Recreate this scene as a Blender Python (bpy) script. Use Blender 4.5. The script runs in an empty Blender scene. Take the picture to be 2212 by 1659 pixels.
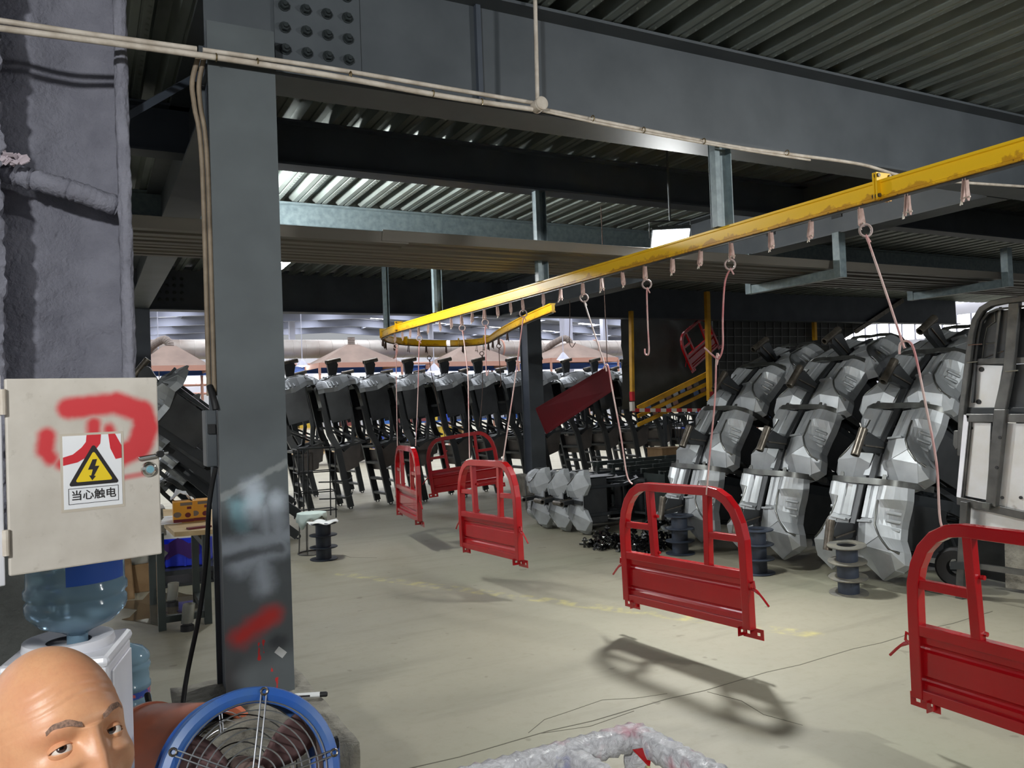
import bpy, bmesh, math, random
import numpy as np
from mathutils import Vector, Matrix, Euler, noise as mnoise

# ------------------------------------------------------------------ camera, world, lights, exposure
scene = bpy.context.scene
COL = scene.collection
FPX, ROLL, PITCH, YAW, EYE = 1740.0, .0376, .021, .4862, 1.65
_c, _s = math.cos(ROLL), math.sin(ROLL)
FW = Vector((math.sin(YAW)*math.cos(PITCH), math.cos(YAW)*math.cos(PITCH), math.sin(PITCH)))
RT = Vector((math.cos(YAW), -math.sin(YAW), 0)); UP = RT.cross(FW)
CAMPOS = Vector((0, 0, EYE))
camd = bpy.data.cameras.new('camera'); cam = bpy.data.objects.new('camera', camd); COL.objects.link(cam)
camd.sensor_width = 36; camd.lens = FPX/2212*36; camd.clip_start = .05; camd.clip_end = 300
_r, _u = RT*_c - UP*_s, RT*_s + UP*_c
cam.matrix_world = Matrix(((_r.x, _u.x, -FW.x, 0), (_r.y, _u.y, -FW.y, 0), (_r.z, _u.z, -FW.z, EYE), (0, 0, 0, 1)))
scene.camera = cam
scene.view_settings.view_transform = 'Standard'; scene.view_settings.look = 'None'
scene.view_settings.gamma = 1; scene.view_settings.exposure = 0.0; scene.view_settings.use_curve_mapping = False
world = bpy.data.worlds.new('world'); scene.world = world; world.use_nodes = True
bg = world.node_tree.nodes['Background']; bg.inputs[0].default_value = (.92, .95, 1.0, 1); bg.inputs[1].default_value = .42

cy_ = getattr(scene, 'cycles', None)      # light paths kept short: an interior with many small parts
if cy_ is not None:
    cy_.max_bounces = 5; cy_.diffuse_bounces = 3; cy_.glossy_bounces = 3; cy_.transmission_bounces = 5; cy_.transparent_max_bounces = 4
    cy_.caustics_reflective = False; cy_.caustics_refractive = False; cy_.use_adaptive_sampling = True; cy_.adaptive_threshold = .08; cy_.adaptive_min_samples = 16

def area_light(name, loc, target, size, power, color=(1, 1, 1), spread=math.pi):
    d = bpy.data.lights.new(name, 'AREA'); d.shape = 'RECTANGLE'; d.size, d.size_y = size
    d.energy = power; d.color = color; d.spread = spread
    o = bpy.data.objects.new(name, d); COL.objects.link(o); o.location = loc
    o.rotation_euler = (Vector(target)-Vector(loc)).to_track_quat('-Z', 'Y').to_euler()
    return o
# floodlights of the workshop, the last two unseen and added for light from behind (their housings are built with the lamps further down)
LAMPS = [  # lens position, aim, watts
    ((4.33, 5.27, 2.94), (3.2, 3.4, 0.0), 92),
    ((0.88, 7.35, 3.24), (2.6, 7.0, 3.5), 75),
    ((1.86, 8.62, 3.20), (3.6, 7.3, 0.0), 38),
    ((-2.2, -1.6, 3.35), (2.2, 4.2, 1.2), 100),
    ((5.6, -0.6, 3.35), (4.0, 4.2, 0.2), 78),
]
def P(px, py, X=None, Y=None, Z=None, D=None):
    """a point of the place from its bearing and one known coordinate"""
    dx, dy = px-1106.0, py-829.5
    a, b = dx*_c-dy*_s, dx*_s+dy*_c
    d = FW + RT*(a/FPX) - UP*(b/FPX)
    if X is not None: t = X/d.x
    elif Y is not None: t = Y/d.y
    elif Z is not None: t = (Z-EYE)/d.z
    else: t = D
    return CAMPOS + d*t
rnd = random.Random(7)

# ------------------------------------------------------------------ mesh helpers
class M:
    def __init__(s): s.v = []; s.f = []
    def add(s, vs, fs):
        n = len(s.v); s.v += [tuple(v) for v in vs]; s.f += [tuple(i+n for i in f) for f in fs]; return s
    def box(s, x0, x1, y0, y1, z0, z1):
        return s.add([(x0,y0,z0),(x1,y0,z0),(x1,y1,z0),(x0,y1,z0),(x0,y0,z1),(x1,y0,z1),(x1,y1,z1),(x0,y1,z1)],
                     [(0,3,2,1),(4,5,6,7),(0,1,5,4),(1,2,6,5),(2,3,7,6),(3,0,4,7)])
    def cbox(s, c, sz, rot=None):
        n = len(s.v); a, b, d = sz[0]/2, sz[1]/2, sz[2]/2
        s.box(-a, a, -b, b, -d, d)
        m = (rot.to_matrix() if isinstance(rot, Euler) else rot) if rot is not None else Matrix.Identity(3)
        for i in range(n, len(s.v)): s.v[i] = tuple(m @ Vector(s.v[i]) + Vector(c))
        return s
    def bar(s, p0, p1, w, h, up=(0,0,1)):
        p0, p1 = Vector(p0), Vector(p1); d = (p1-p0).normalized(); up = Vector(up)
        x = d.cross(up)
        if x.length < 1e-4: x = d.cross(Vector((1,0,0)))
        x.normalize(); z = x.cross(d)
        q = [p+x*(i*w/2)+z*(j*h/2) for p in (p0, p1) for i, j in ((-1,-1),(1,-1),(1,1),(-1,1))]
        return s.add(q, [(0,1,2,3),(7,6,5,4),(0,4,5,1),(1,5,6,2),(2,6,7,3),(3,7,4,0)])
    def sweep(s, pts, prof, up=(0,0,1), closed=False, cap=True):
        """prof: list of (x,z) in the section plane, swept along pts with mitred joints"""
        pts = [Vector(p) for p in pts]; n = len(pts); k = len(prof); base = len(s.v); up = Vector(up)
        for i, p in enumerate(pts):
            a = pts[i-1] if (i or closed) else p; b = pts[(i+1) % n] if (i < n-1 or closed) else p
            d0 = (p-a); d1 = (b-p)
            d0 = d0.normalized() if d0.length > 1e-9 else d1.normalized(); d1 = d1.normalized() if d1.length > 1e-9 else d0
            d = (d0+d1); d = d.normalized() if d.length > 1e-6 else d1
            x = d.cross(up)
            if x.length < 1e-4: x = d.cross(Vector((1, 0, 0)))
            x.normalize(); z = x.cross(d).normalized()
            m = 1/max(.5, d.dot(d1))
            for px, pz in prof: s.v.append(tuple(p+x*(px*m)+z*pz))
        for i in range(n if closed else n-1):
            j = (i+1) % n
            for q in range(k):
                r = (q+1) % k
                s.f.append((base+i*k+q, base+i*k+r, base+j*k+r, base+j*k+q))
        if cap and not closed:
            s.f.append(tuple(base+q for q in reversed(range(k)))); s.f.append(tuple(base+(n-1)*k+q for q in range(k)))
        return s
    def tube(s, pts, r, n=8, closed=False, cap=True):
        """round section along pts (parallel transport); r may be a list"""
        pts = [Vector(p) for p in pts]; N = len(pts); base = len(s.v)
        rs = r if isinstance(r, (list, tuple)) else [r]*N
        t0 = (pts[1]-pts[0]).normalized()
        x = t0.orthogonal().normalized()
        for i, p in enumerate(pts):
            if closed: t = (pts[(i+1) % N]-pts[i-1]).normalized()
            else: t = (pts[min(i+1, N-1)]-pts[max(i-1, 0)]).normalized()
            x = (x-t*x.dot(t)); x = x.normalized() if x.length > 1e-6 else t.orthogonal().normalized()
            y = t.cross(x)
            for k in range(n):
                a = 2*math.pi*k/n; s.v.append(tuple(p+(x*math.cos(a)+y*math.sin(a))*rs[i]))
        for i in range(N if closed else N-1):
            j = (i+1) % N
            for k in range(n):
                l = (k+1) % n; s.f.append((base+i*n+k, base+i*n+l, base+j*n+l, base+j*n+k))
        if cap and not closed:
            s.f.append(tuple(base+k for k in reversed(range(n)))); s.f.append(tuple(base+(N-1)*n+k for k in range(n)))
        return s
    def torus(s, c, R, r, axis=(0,1,0), n=16, m=7, sx=1.0):
        q = Vector(axis).to_track_quat('Z', 'Y')
        return s.tube([Vector(c)+q @ Vector((R*sx*math.cos(2*math.pi*i/n), R*math.sin(2*math.pi*i/n), 0)) for i in range(n)], r, m, closed=True)
    def lathe(s, prof, n=24, c=(0,0,0), axis=(0,0,1), closed=False, cap=False):
        q = Vector(axis).to_track_quat('Z', 'Y'); c = Vector(c); base = len(s.v); k = len(prof)
        for i in range(n):
            a = 2*math.pi*i/n
            for r, z in prof: s.v.append(tuple(c+q @ Vector((r*math.cos(a), r*math.sin(a), z))))
        for i in range(n):
            j = (i+1) % n
            for q_ in range(k if closed else k-1):
                r_ = (q_+1) % k
                s.f.append((base+i*k+q_, base+j*k+q_, base+j*k+r_, base+i*k+r_))
        if cap:
            s.f.append(tuple(base+i*k for i in reversed(range(n)))); s.f.append(tuple(base+i*k+k-1 for i in range(n)))
        return s
    def prism(s, poly, vec):
        """poly: 3d points, extruded by vec"""
        n = len(poly); v = Vector(vec); b = len(s.v)
        s.v += [tuple(p) for p in poly]+[tuple(Vector(p)+v) for p in poly]
        s.f.append(tuple(b+i for i in reversed(range(n)))); s.f.append(tuple(b+n+i for i in range(n)))
        for i in range(n):
            j = (i+1) % n; s.f.append((b+i, b+j, b+n+j, b+n+i))
        return s
    def grid(s, rows):
        """rows: list of equal-length lists of points"""
        b = len(s.v); k = len(rows[0])
        for r in rows: s.v += [tuple(p) for p in r]
        for i in range(len(rows)-1):
            for j in range(k-1): s.f.append((b+i*k+j, b+i*k+j+1, b+(i+1)*k+j+1, b+(i+1)*k+j))
        return s
    def xf(s, m, start=0):
        for i in range(start, len(s.v)): s.v[i] = tuple(m @ Vector(s.v[i]))
        return s

def mesh_of(name, m, mat, smooth=None, fixn=True):
    me = bpy.data.meshes.new(name); me.from_pydata(m.v, [], m.f)
    if fixn:
        b = bmesh.new(); b.from_mesh(me); bmesh.ops.recalc_face_normals(b, faces=b.faces); b.to_mesh(me); b.free()
    me.update()
    if smooth is not None:
        me.polygons.foreach_set('use_smooth', [True]*len(me.polygons))
        me.set_sharp_from_angle(angle=math.radians(smooth))
    if mat is not None: me.materials.append(mat)
    return me
def obj(name, m, mat, parent=None, smooth=None, world=False, bevel=None, solid=None, sub=None, label=None):
    """one mesh object; world=True means the points are in world coordinates under an unrotated parent"""
    if world and parent is not None:
        r = parent
        off = Vector((0,0,0))
        while r is not None: off += r.location; r = r.parent
        m.v = [tuple(Vector(v)-off) for v in m.v]
    o = bpy.data.objects.new(name, mesh_of(name, m, mat, smooth)); COL.objects.link(o)
    if parent is not None: o.parent = parent
    if solid: md = o.modifiers.new('solid', 'SOLIDIFY'); md.thickness = solid; md.offset = -1
    if bevel:
        md = o.modifiers.new('bevel', 'BEVEL'); md.width = bevel; md.segments = 2; md.limit_method = 'ANGLE'; md.angle_limit = math.radians(40)
    if sub: md = o.modifiers.new('sub', 'SUBSURF'); md.levels = sub; md.render_levels = sub
    if label: o['label'] = label
    return o
def tag(o, label, cat=None, group=None, kind=None):
    o['label'] = label
    if cat: o['category'] = cat
    if group: o['group'] = group
    if kind: o['kind'] = kind
    return o
def thing(name, label, cat, loc=(0,0,0), group=None, rot=(0,0,0)):
    o = bpy.data.objects.new(name, None); COL.objects.link(o); o.empty_display_size = .1
    o.location = loc; o.rotation_euler = rot
    return tag(o, label, cat, group)
def struct(name, label, m=None, mat=None, smooth=None, cat='structure'):
    if m is None: o = bpy.data.objects.new(name, None); COL.objects.link(o)
    else: o = obj(name, m, mat, None, smooth)
    o['kind'] = 'structure'; o['label'] = label; o['category'] = cat
    return o
def copy_tree(o, parent=None):
    c = o.copy(); COL.objects.link(c); c.parent = parent
    for ch in list(o.children): copy_tree(ch, c)
    return c
ORD = ['first','second','third','fourth','fifth','sixth','seventh','eighth','ninth','tenth','eleventh','twelfth','thirteenth','fourteenth','fifteenth','sixteenth',
       'seventeenth','eighteenth','nineteenth','twentieth','twenty-first','twenty-second','twenty-third','twenty-fourth','twenty-fifth','twenty-sixth','twenty-seventh','twenty-eighth','twenty-ninth','thirtieth']
def txt(name, body, size, mat, matrix, parent, extrude=.0004, offset=0.0):
    """flat lettering as a mesh, placed by a matrix in the parent's space"""
    cu = bpy.data.curves.new(name, 'FONT'); cu.body = body; cu.size = size; cu.extrude = extrude; cu.align_x = 'CENTER'; cu.align_y = 'CENTER'; cu.offset = offset
    t = bpy.data.objects.new(name+'_tmp', cu); COL.objects.link(t)
    dg = bpy.context.evaluated_depsgraph_get()
    me = bpy.data.meshes.new_from_object(t.evaluated_get(dg)); COL.objects.unlink(t); bpy.data.objects.remove(t)
    me.transform(matrix); me.materials.clear(); me.materials.append(mat)
    o = bpy.data.objects.new(name, me); COL.objects.link(o); o.parent = parent
    return o

# ------------------------------------------------------------------ materials
def lin(c): return tuple((x/12.92 if x <= .04045 else ((x+.055)/1.055)**2.4) for x in c)
def rgb(r, g, b): return lin((r/255, g/255, b/255))+(1,)
def nodes_of(name):
    m = bpy.data.materials.new(name); m.use_nodes = True
    nt = m.node_tree; return m, nt, nt.nodes['Principled BSDF']
def mix(nt, fac, a, b, blend='MIX'):
    n = nt.nodes.new('ShaderNodeMix'); n.data_type = 'RGBA'; n.blend_type = blend
    for s, v in ((n.inputs[0], fac), (n.inputs[6], a), (n.inputs[7], b)):
        if hasattr(v, 'is_output'): nt.links.new(v, s)
        else: s.default_value = v
    return n.outputs[2]
def math_n(nt, op, a, b=None, clamp=False):
    n = nt.nodes.new('ShaderNodeMath'); n.operation = op; n.use_clamp = clamp
    for s, v in zip(n.inputs, (a, b)):
        if v is None: continue
        if hasattr(v, 'is_output'): nt.links.new(v, s)
        else: s.default_value = v
    return n.outputs[0]
def coords(nt, kind='Object', scale=None):
    t = nt.nodes.new('ShaderNodeTexCoord').outputs[kind]
    if scale is not None:
        mp = nt.nodes.new('ShaderNodeMapping'); mp.inputs['Scale'].default_value = scale; nt.links.new(t, mp.inputs[0]); t = mp.outputs[0]
    return t
def noise(nt, vec, scale, detail=4, rough=.55, dist=0):
    n = nt.nodes.new('ShaderNodeTexNoise'); n.inputs['Scale'].default_value = scale; n.inputs['Detail'].default_value = detail
    n.inputs['Roughness'].default_value = rough; n.inputs['Distortion'].default_value = dist; nt.links.new(vec, n.inputs['Vector']); return n.outputs[0]
def ramp(nt, fac, p0, p1, c0=(0,0,0,1), c1=(1,1,1,1)):
    n = nt.nodes.new('ShaderNodeValToRGB'); e = n.color_ramp.elements
    e[0].position, e[0].color, e[1].position, e[1].color = p0, c0, p1, c1
    nt.links.new(fac, n.inputs[0]); return n.outputs[0]
def bump(nt, bsdf, h, strength=.3, dist=.01):
    b = nt.nodes.new('ShaderNodeBump'); b.inputs['Strength'].default_value = strength; b.inputs['Distance'].default_value = dist
    nt.links.new(h, b.inputs['Height']); nt.links.new(b.outputs[0], bsdf.inputs['Normal'])
def mat(name, col, rough=.5, metal=0.0, col2=None, scale=6, detail=4, lo=.35, hi=.7, bmp=0, bscale=None, bdist=.01, coat=0, stretch=None, rvar=0, spec=None, trans=0, ior=None):
    m, nt, b = nodes_of(name)
    b.inputs['Roughness'].default_value = rough; b.inputs['Metallic'].default_value = metal
    b.inputs['Coat Weight'].default_value = coat
    if spec is not None: b.inputs['Specular IOR Level'].default_value = spec
    if trans: b.inputs['Transmission Weight'].default_value = trans
    if ior: b.inputs['IOR'].default_value = ior
    v = coords(nt, 'Object', stretch) if (col2 is not None or bmp or rvar) else None
    if col2 is not None:
        f = ramp(nt, noise(nt, v, scale, detail), lo, hi)
        nt.links.new(mix(nt, f, col, col2), b.inputs['Base Color'])
    else: b.inputs['Base Color'].default_value = col
    if rvar:
        f = noise(nt, v, scale*.7, 3); nt.links.new(math_n(nt, 'MULTIPLY_ADD', f, rvar), b.inputs['Roughness'])
        nt.nodes[-1].inputs[2].default_value = max(0, rough-rvar/2)
    if bmp: bump(nt, b, noise(nt, v, bscale or scale*4, 5), bmp, bdist)
    m.diffuse_color = col
    return m
def emit(name, col, strength):
    m, nt, b = nodes_of(name); b.inputs['Base Color'].default_value = (0,0,0,1)
    b.inputs['Emission Color'].default_value = col; b.inputs['Emission Strength'].default_value = strength; return m
def seg_dist(nt, x, z, segs):
    """smallest (distance - radius) from (x,z) to a list of strokes (ax,az,bx,bz,r): the mask of sprayed or inked strokes"""
    out = None
    for ax, az, bx, bz, r in segs:
        dx, dz = bx-ax, bz-az; L2 = dx*dx+dz*dz+1e-9
        ux = math_n(nt, 'SUBTRACT', x, ax); uz = math_n(nt, 'SUBTRACT', z, az)
        t = math_n(nt, 'ADD', math_n(nt, 'MULTIPLY', ux, dx/L2), math_n(nt, 'MULTIPLY', uz, dz/L2), clamp=True)
        ex = math_n(nt, 'SUBTRACT', ux, math_n(nt, 'MULTIPLY', t, dx)); ez = math_n(nt, 'SUBTRACT', uz, math_n(nt, 'MULTIPLY', t, dz))
        d = math_n(nt, 'SUBTRACT', math_n(nt, 'SQRT', math_n(nt, 'ADD', math_n(nt, 'MULTIPLY', ex, ex), math_n(nt, 'MULTIPLY', ez, ez))), r)
        out = d if out is None else math_n(nt, 'MINIMUM', out, d)
    return out
def soft(nt, d, inner, outer):
    n = nt.nodes.new('ShaderNodeMapRange'); n.interpolation_type = 'SMOOTHSTEP'
    nt.links.new(d, n.inputs[0]); n.inputs[1].default_value = inner; n.inputs[2].default_value = outer; n.inputs[3].default_value = 1; n.inputs[4].default_value = 0
    return n.outputs[0]
def sep(nt, v):
    n = nt.nodes.new('ShaderNodeSeparateXYZ'); nt.links.new(v, n.inputs[0]); return n.outputs

MT = {}
MT['steel_paint'] = mat('grey_steel_paint', rgb(80,85,90), .52, 0, rgb(68,73,78), 3, bmp=.08, bscale=60, bdist=.002)
MT['dark_paint'] = mat('dark_blue_grey_paint', rgb(70,77,88), .55, 0, rgb(58,64,74), 3)
MT['post_paint'] = mat('pale_grey_green_paint', rgb(128,143,147), .4, 0, rgb(104,118,124), 18, bmp=.12, bscale=40, bdist=.003)
MT['deck'] = mat('galvanised_deck', rgb(142,150,146), .45, .45, rgb(106,112,108), 5, rvar=.2, stretch=(1,.25,1))
MT['bolt'] = mat('dark_bolt_steel', rgb(52,58,60), .45, .4)
MT['yellow'] = None
MT['white_pvc'] = mat('dusty_white_plastic', rgb(214,204,192), .5, 0, rgb(178,165,150), 14)
MT['clip'] = mat('brass_clip', rgb(120,104,70), .4, .7)
MT['pinkmetal'] = mat('primer_dusted_pendant', rgb(186,158,150), .7, 0, rgb(150,122,112), 40)
MT['pinkwire'] = mat('paint_crusted_wire', rgb(204,176,170), .6, 0, rgb(184,110,112), 4, lo=.45, hi=.65)
MT['greywire'] = mat('grey_hook_wire', rgb(176,160,156), .6, 0, rgb(150,130,126), 12)
MT['darkwire'] = mat('dark_hook_wire', rgb(92,72,64), .6)
MT['red'] = mat('glossy_red_paint', rgb(164,6,17), .25, 0, rgb(148,5,15), 2.5, coat=.4)
MT['darkred'] = mat('deep_red_paint', rgb(62,3,9), .65, 0, rgb(52,3,8), 3, spec=.15)
MT['silver'] = mat('pressed_zinc_sheet', rgb(172,176,179), .46, .5, rgb(150,154,156), 4, rvar=.14, bmp=.03, bscale=8, bdist=.01)
MT['rim'] = mat('bare_steel_band', rgb(112,114,111), .35, .8, rgb(84,84,82), 10)
MT['rusty'] = mat('oily_bare_tube', rgb(112,106,96), .35, .7, rgb(74,68,62), 12)
MT['black'] = mat('black_chassis_paint', rgb(46,50,54), .38, .1, rgb(36,40,42), 5)
MT['black2'] = mat('dark_grey_plate', rgb(70,72,74), .35, .5, rgb(52,54,56), 3, rvar=.2)
MT['greenblack'] = mat('dark_green_grey_frame', rgb(60,68,66), .4, .2, rgb(48,54,54), 6)
MT['gloss_black'] = mat('glossy_black_lacquer', rgb(14,14,16), .12, 0, coat=.6)
MT['reel'] = mat('dark_blue_plastic', rgb(50,58,72), .5, 0, rgb(40,46,58), 8)
MT['reel_dusty'] = mat('dusty_reel_flange', rgb(122,118,104), .7, 0, rgb(70,72,74), 9, lo=.3, hi=.75)
MT['concrete'] = mat('plinth_concrete', rgb(150,146,134), .9, 0, rgb(112,108,100), 9, bmp=.6, bscale=30, bdist=.02)
MT['white'] = mat('white_enamel', rgb(226,226,232), .35, 0, rgb(206,206,214), 3)
MT['paper'] = mat('white_paper', rgb(235,236,240), .6)
MT['ink'] = mat('black_ink', rgb(40,36,38), .6)
MT['signyellow'] = mat('sign_yellow', rgb(238,206,40), .5)
MT['chrome'] = mat('chrome', rgb(200,200,196), .18, 1)
MT['lockblue'] = mat('lock_blue', rgb(120,170,186), .4)
MT['wood'] = mat('pale_plywood', rgb(216,190,146), .6, 0, rgb(190,160,116), 5, stretch=(1,6,1))
MT['rubber'] = mat('black_rubber', rgb(24,24,26), .6)
MT['orange'] = mat('orange_drum_paint', rgb(220,112,70), .45, 0, rgb(168,116,100), 4, lo=.3, hi=.75)
MT['fanblue'] = mat('blue_drum_paint', rgb(36,86,168), .4, 0, rgb(70,104,150), 6)
MT['fandust'] = mat('dusty_fan_inside', rgb(122,100,92), .8, 0, rgb(96,80,76), 5)
MT['blade'] = mat('dusty_fan_blade', rgb(128,98,98), .6, 0, rgb(104,80,80), 4)
MT['wire'] = mat('bright_wire', rgb(176,178,184), .3, .9)
MT['crate'] = mat('blue_crate_plastic', rgb(32,56,206), .35)
MT['purple'] = mat('purple_cloth', rgb(62,28,104), .8)
MT['card'] = mat('cardboard', rgb(150,122,88), .85, 0, rgb(128,100,70), 6)
MT['boxorange'] = mat('orange_printed_card', rgb(226,158,44), .6)
MT['boxmaroon'] = mat('maroon_print', rgb(106,26,34), .6)
MT['boxgrey'] = mat('grey_print', rgb(120,106,96), .6)
MT['hood'] = mat('dusty_brown_hood', rgb(134,116,106), .8, 0, rgb(112,96,88), 1.2)
MT['duct'] = mat('spiral_galvanised_duct', rgb(168,164,160), .45, .4, rgb(138,126,118), .8)
MT['bluebeam'] = mat('hall_blue_paint', rgb(46,86,160), .5)
MT['hallgrey'] = mat('hall_grey_paint', rgb(168,170,186), .6)
MT['roofgrey'] = mat('hall_roof_paint', rgb(128,132,148), .6)
MT['hallwhite'] = mat('hall_white_sheet', rgb(222,222,230), .6, 0, rgb(206,206,216), .2)
MT['brownpipe'] = mat('brown_pipe', rgb(170,126,110), .6)
MT['tarp'] = mat('dark_tarpaulin', rgb(64,66,62), .45, 0, rgb(50,52,48), 2, bmp=.4, bscale=1.5, bdist=.05)
MT['meshwall'] = mat('sooty_panel', rgb(44,46,44), .6, 0, rgb(32,34,32), 1.5)
MT['cloth'] = mat('pale_cyan_cloth', rgb(214,232,226), .85)
MT['whitecloth'] = mat('white_disc', rgb(236,238,238), .7)
MT['dimwhite'] = mat('offwhite_board', rgb(214,210,204), .6)
MT['sheetsteel'] = mat('mottled_zinc_panel', rgb(226,228,232), .32, .45, rgb(206,204,198), 3, lo=.3, hi=.7, rvar=.12)
MT['rawsteel'] = mat('raw_frame_steel', rgb(104,104,102), .38, .7, rgb(74,74,74), 6)
MT['traysheet'] = mat('brown_grey_sheet', rgb(106,102,94), .5, .2, rgb(88,84,78), 2, stretch=(.3,3,1))
MT['lampbody'] = mat('lamp_aluminium', rgb(90,94,98), .4, .6)
MT['led'] = emit('led_panel', (.93, .97, 1, 1), 60)
MT['ledsmall'] = emit('hall_lamp', (1, .98, .94, 1), 25)
MT['skylight'] = emit('daylight_skylight', (.93, .95, 1, 1), 16)
MT['window'] = emit('daylight_window', (.96, .97, 1, 1), 6)
MT['tape_red'] = mat('tape_red', rgb(196,32,38), .5)
MT['tape_white'] = mat('tape_white', rgb(222,214,200), .5)
MT['foil_and_slot_light'] = mat('silver_sticker_and_slot_light', rgb(206,208,208), .35, .3)
MT['bagplastic'] = mat('clear_bag', rgb(170,170,160), .25, 0, trans=.6)
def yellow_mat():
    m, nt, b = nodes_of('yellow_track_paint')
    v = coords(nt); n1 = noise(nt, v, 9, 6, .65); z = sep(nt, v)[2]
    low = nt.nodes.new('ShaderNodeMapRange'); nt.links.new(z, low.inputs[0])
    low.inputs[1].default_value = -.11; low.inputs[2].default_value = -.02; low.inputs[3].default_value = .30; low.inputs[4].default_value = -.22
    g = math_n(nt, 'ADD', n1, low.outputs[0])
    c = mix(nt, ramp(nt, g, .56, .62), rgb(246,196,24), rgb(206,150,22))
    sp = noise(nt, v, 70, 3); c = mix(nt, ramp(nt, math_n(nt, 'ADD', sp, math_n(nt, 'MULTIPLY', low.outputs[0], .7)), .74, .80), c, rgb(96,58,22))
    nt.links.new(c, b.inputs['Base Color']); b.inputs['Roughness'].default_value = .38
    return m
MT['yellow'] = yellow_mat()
MT['yellowpost'] = mat('yellow_post_paint', rgb(226,170,28), .5, 0, rgb(196,142,24), 5)
def foam_mat():
    m, nt, b = nodes_of('sprayed_fireproofing')
    v = coords(nt); n1 = noise(nt, v, 7, 4); c = mix(nt, ramp(nt, n1, .35, .7), rgb(138,138,150), rgb(120,120,132))
    nt.links.new(c, b.inputs['Base Color']); b.inputs['Roughness'].default_value = .85
    h = math_n(nt, 'ADD', noise(nt, v, 55, 4, .6), math_n(nt, 'MULTIPLY', noise(nt, v, 18, 3), 1.5)); bump(nt, b, h, .6, .014); return m
MT['foam'] = foam_mat()
def floor_mat():
    m, nt, b = nodes_of('worn_concrete_floor')
    v = coords(nt)
    big = ramp(nt, noise(nt, v, .55, 5, .6), .35, .68); c = mix(nt, big, rgb(146,141,124), rgb(134,130,114))
    st = noise(nt, coords(nt, 'Object', (.35, 2.2, 1)), 1.3, 5, .6); c = mix(nt, ramp(nt, st, .55, .75), c, rgb(122,118,104))
    fine = noise(nt, v, 14, 6, .7); c = mix(nt, math_n(nt, 'MULTIPLY', ramp(nt, fine, .5, .75), .35), c, rgb(120,115,95))
    spots = noise(nt, v, 5.5, 2); c = mix(nt, math_n(nt, 'MULTIPLY', ramp(nt, spots, .70, .73), .7), c, rgb(110,104,90))
    green = noise(nt, v, .33, 2); c = mix(nt, math_n(nt, 'MULTIPLY', ramp(nt, green, .52, .75), .35), c, rgb(140,150,124))
    # worn yellow lane paint
    s = sep(nt, v); d = seg_dist(nt, s[0], s[1], [(2.2, 7.9, 4.3, 3.9, .05)])
    lane = math_n(nt, 'MULTIPLY', soft(nt, d, 0, .05), ramp(nt, noise(nt, v, 9, 4), .45, .7)); c = mix(nt, math_n(nt, 'MULTIPLY', lane, .55), c, rgb(196,182,104))
    nt.links.new(c, b.inputs['Base Color'])
    r = nt.nodes.new('ShaderNodeMapRange'); nt.links.new(st, r.inputs[0]); r.inputs[3].default_value = .5; r.inputs[4].default_value = .75
    nt.links.new(r.outputs[0], b.inputs['Roughness']); bump(nt, b, fine, .12, .01); return m
MT['floor'] = floor_mat()
# ------------------------------------------------------------------ the setting: floor, deck ceiling, hall shell
floor = struct('floor', 'worn beige concrete floor of the workshop', M().grid([[(x, y, 0) for x in (-25, 60)] for y in (-8, 85)]), MT['floor'], cat='floor')
ckm = mat('dark_joint', rgb(92,88,76), .9)
cj = M(); pts = [Vector((1.0+.25*i, 3.5+.012*math.sin(i*2.1)+.004*i, 0)) for i in range(0, 20)]
for a, b in zip(pts[:-1], pts[1:]): cj.bar(a+Vector((0,0,.0006)), b+Vector((0,0,.0006)), .007, .0012)
obj('saw_joint', cj, ckm, floor)
cr = M()
for path in ([(1.9,3.56),(2.05,3.66),(2.2,3.68),(2.45,3.72),(2.62,3.64),(2.8,3.6)], [(3.0,3.5),(3.06,3.3),(3.02,3.1),(3.08,2.9)], [(1.95,3.52),(2.2,3.46),(2.5,3.5)], [(2.3,9.1),(2.5,8.9),(2.52,8.7),(2.75,8.5)]):
    for a, b in zip(path[:-1], path[1:]): cr.bar((*a,.0006), (*b,.0006), .004, .0012)
obj('crack', cr, ckm, floor)
ceil = struct('ceiling', 'galvanised ribbed steel deck under the mezzanine', cat='ceiling')
PITCHX, NR = .2293, 3
def deck_mesh(y0, y1):
    prof = []
    for k in range(NR):
        x = k*PITCHX; prof += [(x, 0), (x+.105, 0), (x+.132, .072), (x+.2023, .072)]
    prof.append((NR*PITCHX, 0))
    # a shallow stiffening groove in each flat
    q = []
    for i, (x, z) in enumerate(prof):
        q.append((x, z))
        if i % 4 == 0 and i < len(prof)-1: q += [(x+.045, 0), (x+.05, .008), (x+.06, .008), (x+.065, 0)]
    m = M().grid([[(x, y, z) for x, z in q] for y in (y0, y1)])
    # embossed dashes along the flats
    for k in range(NR):
        y = y0+.1
        while y < min(y1, y0+9):
            x = k*PITCHX+.08; m.add([(x,y,-.0005),(x+.018,y+.012,-.0005),(x+.018,y+.024,-.004),(x,y+.014,-.004)], [(0,1,2,3)]); y += .07
    return mesh_of('deck_sheet', m, MT['deck'], fixn=False)
dk = [deck_mesh(-4.5, 3.68), deck_mesh(3.68, 12.5)]
for i in range(34):
    for d in dk:
        o = bpy.data.objects.new('deck_sheet', d); COL.objects.link(o); o.location = (-3.2+i*NR*PITCHX, 0, 3.70); o.parent = ceil
slab = M().box(-3.2, 20.2, -4.5, 12.5, 3.79, 3.86); obj('slab', slab, MT['concrete'], ceil)

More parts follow.
